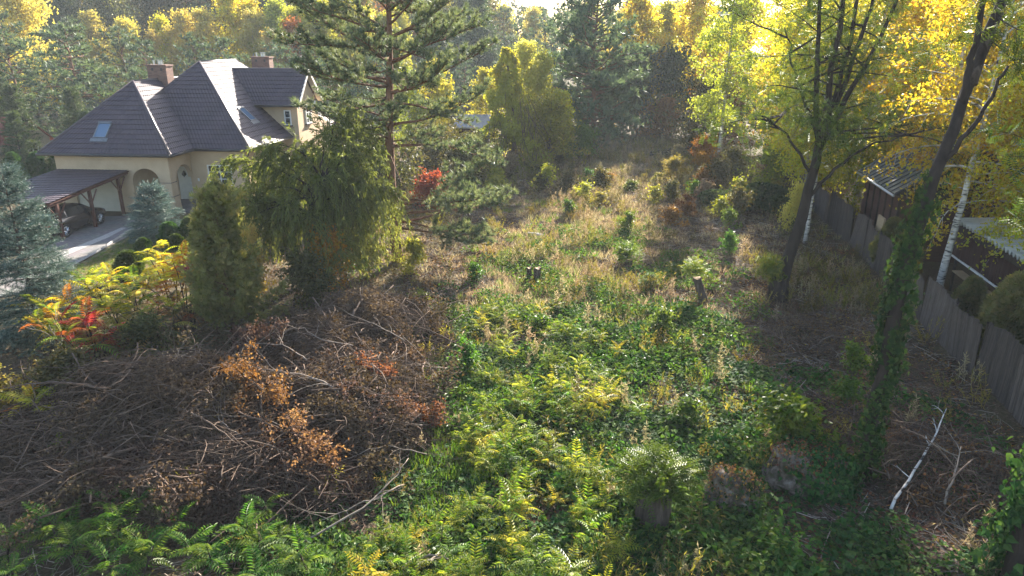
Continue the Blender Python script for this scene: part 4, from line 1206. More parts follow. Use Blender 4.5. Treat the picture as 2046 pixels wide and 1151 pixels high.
birch_tree(84, 'white birch with dark knots beside the dark metal shed roof', [(0, 0, 0), (.1, .1, 4), (.35, .2, 8), (.8, .3, 14)], .13, gl(18.1, 30.6), 2.8, 30, 7000, 4.5, weep=.15)
birch_tree(85, 'slim birch rising behind the locust stems', [(0, 0, 0), (.1, 0, 4), (.1, .1, 8), (.2, .1, 13)], .11, gl(14.6, 34.5), 2.4, 34, 7000, 4.0, 'lime')
birch_tree(86, 'golden birch with black rough foot at the clearing edge', [(0, 0, 0), (.05, 0, 3), (.1, .1, 8), (.15, .1, 14.5)], .2, gl(16.9, 58.8), 2.5, 56, 12000, 3.0, 'lime', .2, weep=.16)
yb = [(19.3, 52.5, 15, 3.4), (22.6, 46, 14, 3.4), (22.5, 58, 16, 3.6), (26.5, 40, 13.5, 3.4), (24.4, 33.5, 12.5, 3.4), (22.2, 27.5, 11, 2.8), (20.2, 41.5, 13.5, 2.6), (27.5, 50, 16, 3.6), (31, 44, 15, 3.6), (24, 22.5, 11, 2.8), (29.5, 34, 13, 3.4), (20.3, 22.8, 8.5, 2.2), (24.5, 68, 16, 3.6), (30, 60, 16, 3.6), (28, 27, 12, 3.2), (18.9, 24.3, 9.5, 2.2), (20.6, 31.5, 12, 2.6), (18.6, 44.5, 13, 2.6), (21.5, 36.5, 13, 2.6), (17.9, 21.3, 6.5, 1.7), (21.5, 20, 8, 2.4)]
mid = [tree('yellow_birch', 'yellow-leaved birch in the stand beyond the reed fence', 'tree', grow_broad(90 + k, 13, 3.0, 1.6, 54, .2, 15000, weep=.16, el=(10, 60), sub=8, spread=.24), (M['birch'], M['yellow']), gl(*yb[k][:2]), k, 'yellow birches beyond the fence', (yb[k][3] / 3.1, yb[k][3] / 3.1, yb[k][2] / 13)) for k in range(3)]
for k, (x, y, h, r) in enumerate(yb[3:]):
    o = dup(mid[k % 3], gl(x, y), k * 1.3, (r / 3.1, r / 3.1, h / 13))
    if k % 4 == 3: recolour(o, M['lime']); o['label'] = 'yellow-green birch in the stand beyond the reed fence'; o['group'] = 'yellow-green birches beyond the fence'

# conifers behind the fence on the right, low junipers by the path
cr = tree('juniper_bush', 'loose green conifer shrub crowding the back of the reed fence', 'shrub', grow_column(95, 2.9, 1.05, 5200, 'loose', .62, .55), (M['pinebark'], M['feather']), gl(15.3, 20.4), group='conifer shrubs behind the fence')
for x, y, s_ in ((14.75, 17.6, .85), (16.3, 18.6, 1.15), (15.6, 22.9, .7), (16.4, 28.6, .75), (16.5, 30.1, .8), (17.4, 16.6, 1.2)):
    dup(cr, gl(x, y), x * 2, s_)
lj = tree('spreading_juniper', 'low dark spreading juniper beside the clearing', 'shrub', grow_column(96, 1.4, 1.3, 3400, 'ball', .5, .5), (M['bark'], M['spruce']), gl(13.6, 41.5), group='spreading junipers by the clearing')
for x, y, s_ in ((14.9, 42.2, 1.1), (12.4, 42.8, .75), (15.4, 40.3, .8)):
    dup(lj, gl(x, y), y, s_)

# centre: big dark pine, vine-clad tree, bushes at the wood's edge
tree('pine_tree', 'broad dark pine with spreading limbs at the end of the clearing', 'tree', grow_pine(101, 13.8, 4.6, 1.8, 120, (.1, 0), far=True, r0=.26, dens=1.5, shape='round'), (M['pinebark'], M['pine_far']), gl(7.3, 66.0))
rg = np.random.default_rng(103)
vine = thing('vine_clad_tree', 'tree smothered in yellow-green climbing vine at the clearing', 'tree', gl(.1, 55.5))
wd, lf = Geo(), Geo(); tubes(wd, *stem([(0, 0, 0), (.1, 0, 4), (-.5, 0, 8.4)], .18, .05), 8)
n = 26000; z = rg.random(n) ** .8 * 9.0; az = rg.random(n) * 2 * PI
keep = vnoise(np.cos(az) * 3 + z * .4, np.sin(az) * 3 + z * 1.5, 5.0) > .47; z = z[keep]; az = az[keep]; n = len(z)
prof = np.interp(z, [0, 1.5, 4, 6, 7.5, 9.0], [2.0, 2.1, 1.5, 1.35, .95, .15]) * (1 + .32 * np.sin(az * 3 + z * 1.6) + .22 * np.sin(az * 5 - z * 2.7))
r = prof * np.sqrt(.3 + .7 * rg.random(n))
P = np.stack([np.cos(az) * r - .07 * z + .2 * np.sin(z), np.sin(az) * r, z], 1)
put(lf, *LEAF, frames(rg.normal(size=(n, 3)) + np.array([0, 0, -.8]), rg, None, .24 * (.6 + .7 * rg.random(n))), P, 0, np.clip((z / 9) * .7 + .45 * rg.random(n) - .1, 0, 1))
wv = Geo()
for k in range(70):
    a = rg.random() * 6.28; tubes(wv, curve((math.cos(a) * 1.1, math.sin(a) * 1.1 - .3, 4 + rg.random() * 2), (math.cos(a) * .3, -.2, -1), 3 + rg.random() * 2, 7, rg, -.3, .2), np.linspace(.012, .02, 7), 3)
tag(obj('vine_stems', wv, M['deadwood'], vine), kind='stuff'); obj('trunk', wd, M['deadwood'], vine, True); obj('vine_leaves', lf, M['lime'], vine)

bush_p = [tree('bush', 'leafy bush at the edge of the clearing', 'shrub', grow_broad(110 + k, 2.4, 1.5, .15, 26, .16, 3600, r0=.05, el=(25, 75), shape='wide', sub=5, spread=.16), (M['bark'], M['olive']), (0, 0, 0), 0, 'bushes') for k in range(2)]
sparse_p = [tree('bush', 'small loose green bush standing alone in the clearing', 'shrub', grow_broad(116 + k, 2.4, 1.6, .1, 17, .3, 950, r0=.04, el=(30, 80), shape='wide', sub=5, spread=.2), (M['bark'], M['green']), gl(*p_), k, 'small green bushes in the clearing', (.34, .34, .36)) for k, p_ in enumerate(((11.6, 37.2), (10.2, 32.2), (6.1, 36.5)))]
bl = [  # x, y, scale xy, scale z, material, label
    (2.9, 58.5, 1.7, 1.7, 'lime', 'pale yellow-green bush between vine-clad tree and dark pine'), 
    (5.6, 60.5, 1.15, 1.0, 'green', 'green bush at the foot of the broad dark pine'), (-3.0, 54.5, 1.4, .95, 'olive', 'dark olive bush left of the vine-clad tree'), (-5.6, 53, 1.7, 1.3, 'olive', 'dark olive bush left of the vine-clad tree'),
    
    (-8.0, 46, 1.5, 1.2, 'olive', 'dark olive bush behind the willow'), (-4.6, 41.5, .95, .8, 'red', 'bright red-leaved shrub behind the pine trunk'), (-3.0, 46.5, 1.3, 1.1, 'olive', 'dark olive bush behind the pine'), (-10.5, 38, 1.5, 1.3, 'green', 'green bush between willow and house'),
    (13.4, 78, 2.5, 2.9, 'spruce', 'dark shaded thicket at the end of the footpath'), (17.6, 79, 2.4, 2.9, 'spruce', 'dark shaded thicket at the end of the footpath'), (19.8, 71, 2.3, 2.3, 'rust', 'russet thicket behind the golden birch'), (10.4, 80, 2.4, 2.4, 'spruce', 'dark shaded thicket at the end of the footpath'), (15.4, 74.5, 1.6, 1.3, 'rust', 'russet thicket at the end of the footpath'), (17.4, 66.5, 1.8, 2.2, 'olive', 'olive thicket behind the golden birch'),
    (15.2, 56.8, .85, .8, 'orange', 'small orange-leaved bush by the charred log pile'), (16.2, 55.2, .6, .5, 'rust', 'small russet bush near the golden birch'), (14.4, 54.6, .55, .5, 'orange', 'small orange-leaved bush by the footpath'),
    (14.6, 36.2, .55, .9, 'gold', 'pale cream-tipped bush by the far end of the fence'), (13.6, 47.5, .8, .7, 'olive', 'olive bush beside the footpath'), (17.6, 48.5, 1.1, .9, 'lime', 'yellow-green bush against the far fence'), (15.8, 50.5, 1.0, .8, 'olive', 'olive bush beside the footpath'), (11.8, 50.8, .8, .6, 'herb', 'straggly yellowing bush beside the footpath'),
    (-7.6, 24.9, .8, .75, 'olive', 'small olive bush under the willow'), (-7.2, 26.6, .7, .9, 'orange', 'orange-leaved sapling behind the hanging willow'), (-9.8, 25.4, .6, 1.0, 'gold', 'yellowing sapling beside the feathery conifer'), (-4.3, 29.6, .5, .5, 'lime', 'small yellow-green bush at the foot of the pine'), (-6.4, 29.4, .5, .6, 'green', 'small green bush at the foot of the pine'),
    (-11.2, 20.6, .7, .5, 'olive', 'tangled olive shrub below the red sumac'), (-14.2, 16.8, .8, .5, 'herb', 'yellow-green shrub at the far edge of the brush pile'), (-12.2, 17.6, .9, .55, 'olive', 'tangled olive shrub at the edge of the brush pile')]
for k, (x, y, sx, sz, mt, lab) in enumerate(bl):
    o = bush_p[k] if k < 2 else dup(bush_p[k % 2])
    o.location = gl(x, y); o.rotation_euler = (0, 0, k * 1.1); o.scale = (sx, sx, sz)
    o['label'] = lab; o['group'] = 'bushes: ' + lab
    recolour(o, M[mt])

# ------------------------------------------------------------------ the wood behind
fk = {}
fk['pine'] = [grow_pine(130 + k, 12, 3.4, 1.6, 44, far=True, r0=.2, dens=1.2) for k in range(3)]
fk['spruce'] = [grow_spruce(140 + k, 11, 2.6, far=True, lev=.5, dens=1.2) for k in range(2)]
fk['birch'] = [grow_broad(150 + k, 12, 2.5, 1.8, 44, .3, 8500, weep=.18, el=(15, 65), sub=6, spread=.3, twig=False) for k in range(3)]
fk['oak'] = [grow_broad(160 + k, 13, 4.4, 2.0, 60, .34, 10000, weep=0, el=(5, 70), sub=7, spread=.4, twig=False, shape='wide') for k in range(2)]
protos = {}
wood_tag = {'pine': 'pinebark', 'spruce': 'darkbark', 'birch': 'birch', 'oak': 'darkbark'}
cnt = {}
def far_tree(kind, mat, x, y, h, label, wide=1.0):
    k = cnt.get(kind, 0); cnt[kind] = k + 1
    v = k % len(fk[kind])
    base = {'pine': 12, 'spruce': 11, 'birch': 12, 'oak': 13}[kind]
    z = tz(x, y); s_ = h / base; loc = (x, y, z - .1); sc = (s_ * wide, s_ * wide, s_); grp = label
    if (kind, v) not in protos:
        o = tree(kind + '_tree', label, 'tree', fk[kind][v], (M[wood_tag[kind]], M[mat]), loc, k * 1.9, grp, sc); protos[(kind, v)] = o
    else:
        o = dup(protos[(kind, v)], loc, k * 1.9, sc, label, grp)
    return recolour(o, M[mat])
PA, PB, PC = 'dense blue-green pine in the wood behind the house', 'yellow birch in the row above the house roof', 'hazy pine of the far wood beyond the clearing'
for x, y, h, w in ((-38.8, 66, 10.6, 1.35), (-45, 67, 10.2, 1.1), (-50, 70, 10.5, 1.1), (-36.5, 75, 9.4, 1.05), (-41, 79, 10.6, 1), (-33, 78, 9.8, 1), (-29, 76, 9.6, 1), (-25, 80, 9.4, 1), (-21.5, 77, 9.2, 1), (-31, 62, 7.2, 1), (-26, 69, 8.0, 1.1), (-18, 73, 8.6, 1), (-14, 78, 9.5, 1), (-47, 80, 11.5, 1), (-55, 82, 12, 1.1), (-15.5, 66, 7.5, 1.1), (-11.5, 71, 9, 1)):
    far_tree('pine', 'pine_far', x, y, h, PA, w)
for x, y, h in ((-42, 59.5, 9.2), (-46, 58, 9.6), (-38.5, 57, 6.2), (-34.8, 58.5, 6.0), (-41, 54, 6.6), (-45, 53, 7.4), (-36.5, 53.5, 4.6), (-33, 56.5, 4.4), (-30, 60, 5.6), (-39, 50.5, 4.6), (-43, 48.5, 5.2)):
    far_tree('spruce', 'spruce', x, y, h, 'dark green spruce crowding the garden behind the carport')
for x, y, h, mt in ((-54.5, 99, 11.5, 'gold'), (-48.5, 95, 11, 'gold'), (-46, 99, 11, 'yellow'), (-43, 98, 11.8, 'gold'), (-40.8, 100, 12, 'gold'), (-38.4, 102, 13.8, 'yellow'), (-36, 101, 13.2, 'yellow'), (-33.4, 98, 12, 'gold'), (-31, 99, 13, 'lime'), (-28.5, 95, 12.4, 'lime'), (-26.6, 92, 11.2, 'orange'), (-24.5, 98, 13.2, 'lime'), (-22, 96, 13, 'lime'), (-19, 99, 12.5, 'gold'), (-44.6, 94, 9.5, 'gold'), (-29.9, 92, 10, 'gold'), (-16, 97, 12, 'lime')):
    far_tree('birch', mt, x, y, h, {'gold': PB, 'yellow': 'bright golden birch in the row above the house roof', 'lime': 'pale green birch in the row above the house roof', 'orange': 'orange-leaved birch in the row above the house roof'}[mt])
for x, y, h, mt in ((2.6, 61.5, 8.2, 'gold'), (.8, 60.5, 9.0, 'gold'), (-6.2, 62, 7.6, 'lime'), (-8.2, 59.5, 7.0, 'lime'), (-2.2, 70, 6.8, 'lime'), (4.2, 60.5, 5.4, 'yellow')):
    far_tree('birch', mt, x, y, h, {'gold': 'pale gold young tree right behind the vine-clad tree', 'lime': 'yellow-green young tree behind the tall Scots pine', 'yellow': 'small golden tree between vine-clad tree and broad dark pine'}[mt])
far_tree('oak', 'gold', -55.5, 86, 14.2, 'huge pale yellow willow towering over the wood behind the house', 1.0)
rg = np.random.default_rng(170)
for k in range(58):                                             # the slope behind the birch row
    x = -90 + k * 1.52 + rg.normal() * .9; y = 112 + (k * 7 % 5) * 9 + rg.normal() * 2
    kind = ('oak', 'oak', 'pine', 'spruce')[k % 4]
    mt = {'oak': ('rust', 'olive', 'olive')[k % 3], 'pine': 'pine_far', 'spruce': 'spruce'}[kind]
    far_tree(kind, mt, x, y, 13 + rg.random() * 4, {'oak': 'brown and olive oak on the dark slope behind the birches', 'pine': 'pine on the dark slope behind the birches', 'spruce': 'spruce on the dark slope behind the birches'}[kind])
fl = [(-10, 130, 13.4), (-13.5, 118, 12.6), (-6.6, 136, 14.4), (-3, 142, 13.6), (1.2, 100, 10.8), (-1.4, 128, 13.8), (4.8, 112, 12.6), (8.6, 131, 14), (-7.2, 104, 9.5), (-3.2, 110, 10.6), (-10.5, 98, 9.2), (5.8, 146, 14.6), (12.5, 140, 14.2), (2.2, 150, 14.6), (-13, 146, 15), (-18, 138, 14.5), (16, 128, 13.6), (20.5, 122, 13), (26.8, 112, 12.8), (31, 118, 14), (24, 140, 15), (36, 125, 15), (18, 150, 15), (-1, 92, 8), (3.6, 90, 7.4), (-5.5, 88, 7.2), (9.5, 104, 10.4), (-9, 84, 7.4), (12.3, 92, 8.2), (42, 110, 15), (38, 96, 14)]
for x, y, h in fl:
    far_tree('pine', 'pine_far', x, y, h, PC, 1.05)
for x, y, h, mt in ((-.8, 141, 14.2, 'gold'), (-7.8, 125, 13.7, 'gold'), (12.4, 120, 14.2, 'gold'), (4.5, 138, 13.6, 'gold'), (15.2, 81, 13.4, 'yellow'), (12.8, 84, 12.2, 'gold'), (17.4, 84, 12.8, 'gold'), (21, 80, 14, 'yellow'), (26, 84, 14.5, 'yellow'), (22, 100, 13, 'gold'), (-15.5, 108, 12.8, 'gold'), (33, 80, 15, 'yellow'), (39, 74, 15, 'yellow'), (36, 62, 15, 'lime'), (37, 50, 15, 'yellow'), (35, 38, 14, 'yellow')):
    far_tree('birch', mt, x, y, h, 'hazy golden birch rising among the far pines' if y > 79 and x < 28 else 'yellow birch deep in the wood beyond the shed')
for k in range(44):
    x = -120 + k * 6 + rg.normal() * 2; y = 175 + rg.random() * 40
    far_tree('pine' if k % 3 else 'oak', 'pine_far' if k % 3 else 'olive', x, y, 15 + rg.random() * 4, 'distant tree on the skyline behind the far wood')

# ------------------------------------------------------------------ brush piles of cut branches
def bent(P0, D, L, n, rg, bend=.35, sag=0.0):
    """N gently bent sticks as (N,n,3) centre lines."""
    N = len(P0); D = norm(D)
    side = norm(np.cross(D, rg.normal(size=(N, 3))))
    t = np.linspace(-.5, .5, n)
    ph = rg.random(N) * 6
    P = P0[:, None] + D[:, None] * (t[None, :, None] * L[:, None, None])
    w = (np.sin(t[None] * 4 + ph[:, None]) * bend * L[:, None] * .25)
    P = P + side[:, None] * w[..., None]
    P[..., 2] -= sag * (t[None] ** 2) * L[:, None]
    return P

def pile(name, label, cx, cy, rx, ry, h, seed, nf, nt, nleaf, leafmat_='deadleaf', flow=0.0, rot=0.0, lsize=.085, group=None):
    rg = np.random.default_rng(seed)
    root = thing(name, label, 'brush pile', gl(cx, cy), rot, group)
    def pts(n, lo=.25):
        a = rg.random(n) * 2 * PI; r = np.sqrt(rg.random(n))
        x, y = r * np.cos(a), r * np.sin(a)
        top = h * (1 - r ** 2.2) ** .8 * (.75 + .45 * vnoise(x * 4, y * 4, seed))
        return np.stack([x * rx, y * ry, top * (lo + (1 - lo) * rg.random(n) ** .45) + .04], 1)
    def dirs(n, lift):
        az = flow + rg.normal(size=n) * 1.0
        return np.stack([np.cos(az), np.sin(az), rg.normal(size=n) * lift], 1)
    g = Geo(); n = nf
    L = .5 + 1.1 * rg.random(n)
    tubes(g, bent(pts(n), dirs(n, .3), L, 5, rg, .5, .25), np.linspace(1, .35, 5)[None] * (.005 + .006 * rg.random(n))[:, None], 3, rnd=rg.random(n))
    tag(obj('twigs', g, M['deadwood'], root), kind='stuff')
    g = Geo(); n = nt
    L = 1.0 + 1.8 * rg.random(n)
    P = pts(n, .75); tubes(g, bent(P, dirs(n, .3), L, 7, rg, .45, .2), np.linspace(1, .3, 7)[None] * (.008 + .016 * rg.random(n) ** 2)[:, None], 5, rnd=rg.random(n))
    tag(obj('branches', g, M['greybranch'], root, True), kind='stuff')
    g = Geo(); P = pts(nleaf, .35)
    keep = vnoise(P[:, 0] * 1.6, P[:, 1] * 1.6, seed + 2.0) + .2 * rg.random(nleaf) > .56
    P = P[keep]; m = len(P)
    put(g, *LEAF, frames(rg.normal(size=(m, 3)) + np.array([0, 0, -.6]), rg, None, lsize * (.6 + .8 * rg.random(m))), P + rg.normal(size=(m, 3)) * .05, 0, np.clip(.6 * rg.random(m) + .4 * vnoise(P[:, 0] * 2.3, P[:, 1] * 2.3, seed), 0, 1))
    tag(obj('dead_leaves', g, M[leafmat_], root), kind='stuff')
    return root
pile('brush_pile', 'dark brushwood heap with blackened leaves below the weeping willow', -4.9, 21.7, 3.0, 3.7, 1.4, 201, 2600, 300, 48000, flow=-.5)
pile('brush_pile', 'wide grey-brown brushwood heap below the colourful sumacs', -8.8, 16.2, 4.2, 2.9, 1.75, 202, 3200, 420, 48000, flow=.2)
pile('brush_pile', 'tangled brushwood heap at the edge of the bright green sumac seedlings', -4.4, 16.6, 2.7, 2.7, 1.5, 203, 2600, 360, 42000, flow=-.4)
pile('brush_pile', 'low brushwood heap with russet leaves above the green ferny sumac fronds', -7.2, 13.6, 4.2, 1.5, 1.05, 204, 1900, 200, 26000, 'deadleaf', flow=.1)
pile('brush_pile', 'heap of grey twigs holding the white birch pole', 9.9, 14.4, 1.9, 1.8, .55, 205, 900, 130, 2500, 'litter', flow=.7)
pile('brush_pile', 'flat scatter of grey sticks between locust and ivy-clad trunk', 10.4, 22.4, 2.3, 2.0, .32, 206, 600, 120, 1500, 'litter', flow=-.4)
pile('brush_pile', 'small heap of brown twigs at the foot of the ivy-clad leaning trunk', 9.0, 16.8, 1.4, 1.2, .35, 207, 500, 60, 1500, 'litter', flow=.4)

def branch(name, label, pts, r0, seed, mat='bleached', forks=5, group=None, leaves=None, twig=.9, cat='branch'):
    """One fallen branch with side twigs; the points are world metres."""
    rg = np.random.default_rng(seed)
    pts = np.array(pts, float); o = pts[0]
    t = np.linspace(0, 1, 12)
    c = np.stack([np.interp(t, np.linspace(0, 1, len(pts)), pts[:, k] - o[k]) for k in range(3)], 1)
    for _ in range(2): c[1:-1] = c[:-2] * .25 + c[1:-1] * .5 + c[2:] * .25
    c[1:-1] += rg.normal(size=(10, 3)) * .014
    root = thing(name, label, cat, tuple(o), 0, group)
    g = Geo(); tubes(g, c, np.linspace(r0, r0 * .3, 12), 7)
    obj('stem', g, M[mat], root, True)
    tips = []
    for k in range(forks):
        p, d = along(c, np.array([.2 + .75 * rg.random()]))
        L = twig * (.4 + .8 * rg.random())
        cc = curve(p[0], d[0] + rg.normal(size=3) * np.array([.7, .7, .35]) + np.array([0, 0, .25]), L, 7, rg, -.1, .16)
        g = Geo(); tubes(g, cc, np.linspace(r0 * .4, r0 * .1, 7), 4); tips.append(cc)
        for _ in range(2):
            p2, d2 = along(cc, np.array([.3 + .6 * rg.random()]))
            c3 = curve(p2[0], d2[0] + rg.normal(size=3) * .6, L * .5, 5, rg, -.1, .16); tubes(g, c3, np.linspace(r0 * .18, r0 * .06, 5), 3); tips.append(c3)
        obj('twig', g, M[mat], root, True)
    if leaves:
        mt, n, sz = leaves
        g = Geo(); tw = tips + [c]
        for q in tw:
            m = n // len(tw); p, d = along(q, rg.random(m)); put(g, *LEAF, frames(rg.normal(size=(m, 3)) + np.array([0, 0, -.5]), rg, None, sz * (.6 + .7 * rg.random(m))), p + rg.normal(size=(m, 3)) * .08)
        tag(obj('dry_leaves', g, M[mt], root), kind='stuff')
    return root
GB = 'bleached bare branches poking out of the brush piles'; LB = 'bleached bare branch poking out of the brush heaps'
branch('fallen_branch', 'thick pale forked branch lying across the brushwood heap', [(-3.9, 15.6, 1.15), (-4.6, 16.0, 1.55), (-5.4, 16.3, 1.6), (-6.5, 16.7, 1.55)], .035, 211, forks=5, twig=1.1)
bb = [[(-2.0, 14.6, .35), (-3.0, 14.4, .75), (-4.0, 13.9, .55)], [(-2.2, 15.5, .6), (-3.2, 15.4, .85), (-3.3, 16.4, 1.2)], [(-2.4, 13.6, .2), (-3.0, 12.8, .35), (-3.9, 12.2, .3)], [(-2.0, 17.9, .6), (-2.6, 19.0, .9), (-3.6, 20.4, 1.2)], [(-2.1, 18.4, .5), (-2.0, 17.4, .55), (-2.3, 16.3, .6)], [(-1.9, 19.2, .4), (-2.4, 18.6, .7), (-3.6, 18.5, 1.1)],
      [(-2.6, 21.5, .6), (-3.4, 22.0, 1.0), (-4.6, 22.2, 1.3)], [(-3.2, 19.6, 1.1), (-4.1, 20.3, 1.3), (-5.2, 21.1, 1.4)], [(-6.0, 14.2, .9), (-6.9, 14.8, 1.2), (-7.3, 15.6, 1.5)], [(-7.4, 16.0, 1.6), (-8.2, 17.0, 1.75), (-9.2, 17.4, 1.6)], [(-9.6, 15.4, 1.2), (-8.9, 16.6, 1.7), (-8.6, 17.9, 1.6)], [(-5.6, 17.8, 1.3), (-6.4, 18.6, 1.4), (-7.5, 18.9, 1.3)], [(-5.0, 14.6, 1.0), (-6.1, 14.9, 1.2), (-7.2, 14.7, 1.3)], [(-10.4, 17.9, .9), (-9.5, 18.4, 1.3), (-8.6, 18.4, 1.5)], [(-4.6, 19.0, 1.2), (-5.6, 19.3, 1.25), (-6.4, 20.2, 1.3)]]
for k, p in enumerate(bb):
    branch('fallen_branch', LB, p, .013 + .004 * (k % 3), 220 + k, forks=5, group=GB, twig=.9)
branch('withered_branch', 'withered branch with rusty orange leaves on top of the brushwood', [(-7.4, 16.6, 1.75), (-6.6, 16.0, 1.7), (-5.6, 15.2, 1.45)], .03, 241, 'deadwood', 12, leaves=('deadorange', 1500, .085), twig=.9)
branch('withered_branch', 'withered branch with crisp tan leaves over the low brushwood heap', [(-6.4, 14.9, 1.3), (-5.7, 14.4, 1.35), (-4.8, 14.1, 1.1), (-4.0, 13.9, .8)], .03, 242, 'deadwood', 14, leaves=('deadtan', 1300, .085), twig=1.0)
branch('withered_branch', 'small withered branch with bright rust leaves in the brush heap', [(-4.6, 17.2, 1.3), (-4.0, 17.3, 1.35), (-3.4, 17.0, 1.2)], .02, 243, 'deadwood', 7, leaves=('deadorange', 700, .09), twig=.5)
branch('withered_branch', 'withered russet branch next to the bright green grass', [(-2.9, 15.9, .7), (-2.4, 16.1, .6), (-1.9, 16.2, .45)], .02, 244, 'deadwood', 8, leaves=('deadorange', 800, .08), twig=.5)
branch('withered_branch', 'withered reddish-brown branch beside the feathery conifer', [(-6.6, 18.8, 1.4), (-7.2, 19.4, 1.45), (-8.0, 19.7, 1.2)], .02, 245, 'deadwood', 9, leaves=('deadleaf', 1500, .09), twig=.7)
rg = np.random.default_rng(262)
for k, (cx, cy, rx, ry, hh) in enumerate(((-8.8, 16.2, 3.6, 2.2, 1.55), (-4.4, 16.6, 2.1, 2.1, 1.35), (-4.9, 21.7, 2.4, 3.0, 1.25), (-7.2, 13.9, 3.4, 1.2, .95))):
    for q in range(9):                                          # whole cut limbs with their forks, thick end out
        a = rg.random() * 6.28; r = .2 + .7 * rg.random(); x, y = cx + rx * r * math.cos(a), cy + ry * r * math.sin(a)
        az = rg.normal() * .9 + (0 if q % 2 else PI); L = 1.4 + 1.4 * rg.random(); z0 = hh * (1 - r * r) * .95 + .15
        leafy = ('deadleaf', 420, .09) if q % 3 else None
        branch('cut_limb', 'cut brown limb with %s tangled in the brushwood heaps' % ('withered leaves' if leafy else 'bare twigs'), [(x, y, z0), (x + .5 * L * math.cos(az), y + .5 * L * math.sin(az), z0 + .22), (x + L * math.cos(az), y + L * math.sin(az), z0 + .05)], .022 + .02 * rg.random(), 2000 + k * 20 + q, 'greybranch', 7, 'cut limbs with %s in the brush heaps' % ('leaves' if leafy else 'bare twigs'), leafy, .9)
branch('bare_shrub', 'leafless grey shrub in front of the blue spruce', [(-12.9, 19.2, 0), (-13.1, 19.2, .9), (-13.3, 19.1, 1.8)], .025, 246, 'bleached', 9, twig=.9, cat='shrub')
branch('fallen_branch', 'forked pale branch lying on green leaves by the bottom sumacs', [(-2.0, 10.75, .35), (-1.6, 11.1, .4), (-.9, 11.05, .2)], .045, 247, forks=3, twig=.5)
branch('fallen_branch', 'thin curved branch reaching from the brushwood over low green leaves', [(-4.1, 11.6, .25), (-3.1, 12.3, .45), (-2.5, 13.3, .6), (-2.3, 13.8, .75)], .026, 248, forks=4, twig=.6)
g1 = branch('birch_pole', 'slender white birch pole lying across the twig heap', [(8.05, 12.85, .1), (8.9, 13.7, .4), (9.9, 14.7, .75), (10.7, 15.7, .95)], .036, 249, 'birch', 4, twig=.5, cat='log')
branch('fallen_branch', 'silvery split branch on leaf litter near the ivy-clad leaning trunk', [(9.2, 15.8, .15), (9.8, 16.9, .3), (10.3, 17.6, .3)], .03, 250, forks=4, twig=.6)
branch('fallen_branch', 'dark-barked antler-like branch on the twig heap', [(9.2, 12.9, .2), (9.7, 13.5, .6), (10.2, 14.2, .8)], .03, 251, forks=6, twig=.8)
for k, p in enumerate([[(9.6, 21.2, .1), (10.6, 22.0, .3), (11.6, 22.2, .2)], [(11.0, 23.6, .1), (11.6, 22.6, .3), (12.2, 21.8, .15)], [(9.4, 23.0, .15), (10.2, 22.7, .25), (11.3, 23.1, .2)], [(10.2, 20.6, .1), (10.9, 21.2, .2), (11.9, 20.9, .15)]]):
    branch('fallen_branch', 'long grey stick on the flat scatter of sticks', p, .022, 260 + k, forks=3, group='long sticks between locust and leaning trunk')

# ------------------------------------------------------------------ stumps, boulders, logs
def stump(name, label, loc, stemspec, seed, shoots=None, cat='stump'):
    rg = np.random.default_rng(seed)
    root = thing(name, label, cat, loc)
    for pts, r, flare in stemspec:
        pts = np.array(pts, float); n, k = 8, 22
        t = np.linspace(0, 1, n)
        c = np.stack([np.interp(t, np.linspace(0, 1, len(pts)), pts[:, q]) for q in range(3)], 1)
        a = np.arange(k) * 2 * PI / k
        rr = r * (1 + flare * np.exp(-t * 5))[:, None] * (1 + .09 * np.sin(a * 3 + seed) + .06 * np.sin(a * 7 + 1) + .03 * rg.normal(size=k))[None]
        V = np.stack([c[:, None, 0] + rr * np.cos(a), c[:, None, 1] + rr * np.sin(a), np.broadcast_to(c[:, 2:3], rr.shape)], -1)
        V[-1, :, 2] += .03 * np.sin(a * 2 + seed)
        F = [(i * k + j, i * k + (j + 1) % k, (i + 1) * k + (j + 1) % k, (i + 1) * k + j) for i in range(n - 1) for j in range(k)]
        g = Geo().add(V.reshape(-1, 3), F); obj('bole', g, M['bark'], root, True)
        top = np.concatenate([V[-1] + np.array([0, 0, .004]), [V[-1].mean(0) + np.array([0, 0, .015])]])
        g = Geo().add(top, [(j, (j + 1) % k, k) for j in range(k)]); obj('cut_face', g, M['cutwood'], root)
    if shoots:
        ctr, rx, rz, n, sz, mt = shoots
        d = rg.normal(size=(n, 3)); d[:, 2] = np.abs(d[:, 2]) * .9 - .25; d = norm(d) * (rg.random(n) ** .5)[:, None]
        P = np.array(ctr) + d * np.array([rx, rx, rz])
        g = Geo(); put(g, *PINN, frames(d * .6 + rg.normal(size=(n, 3)) * np.array([.9, .9, .5]), rg, (0, 0, 1), sz * (.7 + .6 * rg.random(n))), P)
        tag(obj('shoots', g, M[mt], root), kind='stuff')
        g = Geo(); q = 26; e = rg.integers(0, n, q)
        for k in e: tubes(g, np.linspace(np.array(ctr) - np.array([0, 0, .1]), P[k], 4), np.linspace(.012, .004, 4), 4)
        tag(obj('shoot_stems', g, M['bark'], root), kind='stuff')
    return root
stump('tree_stump', 'thick dark stump topped with a bush of green shoots', gl(2.95, 12.5), [([(0, 0, -.1), (0, 0, .92)], .33, .3)], 301, ((0, 0, 1.1), .72, .5, 650, .3, 'green'))
stump('tree_stump', 'twin short cut stump posts in the sunlit clearing', gl(.9, 28.1), [([(-.17, .15, -.05), (-.2, .15, .68)], .1, .15), ([(.12, 0, -.05), (.14, 0, .72)], .13, .15)], 302)
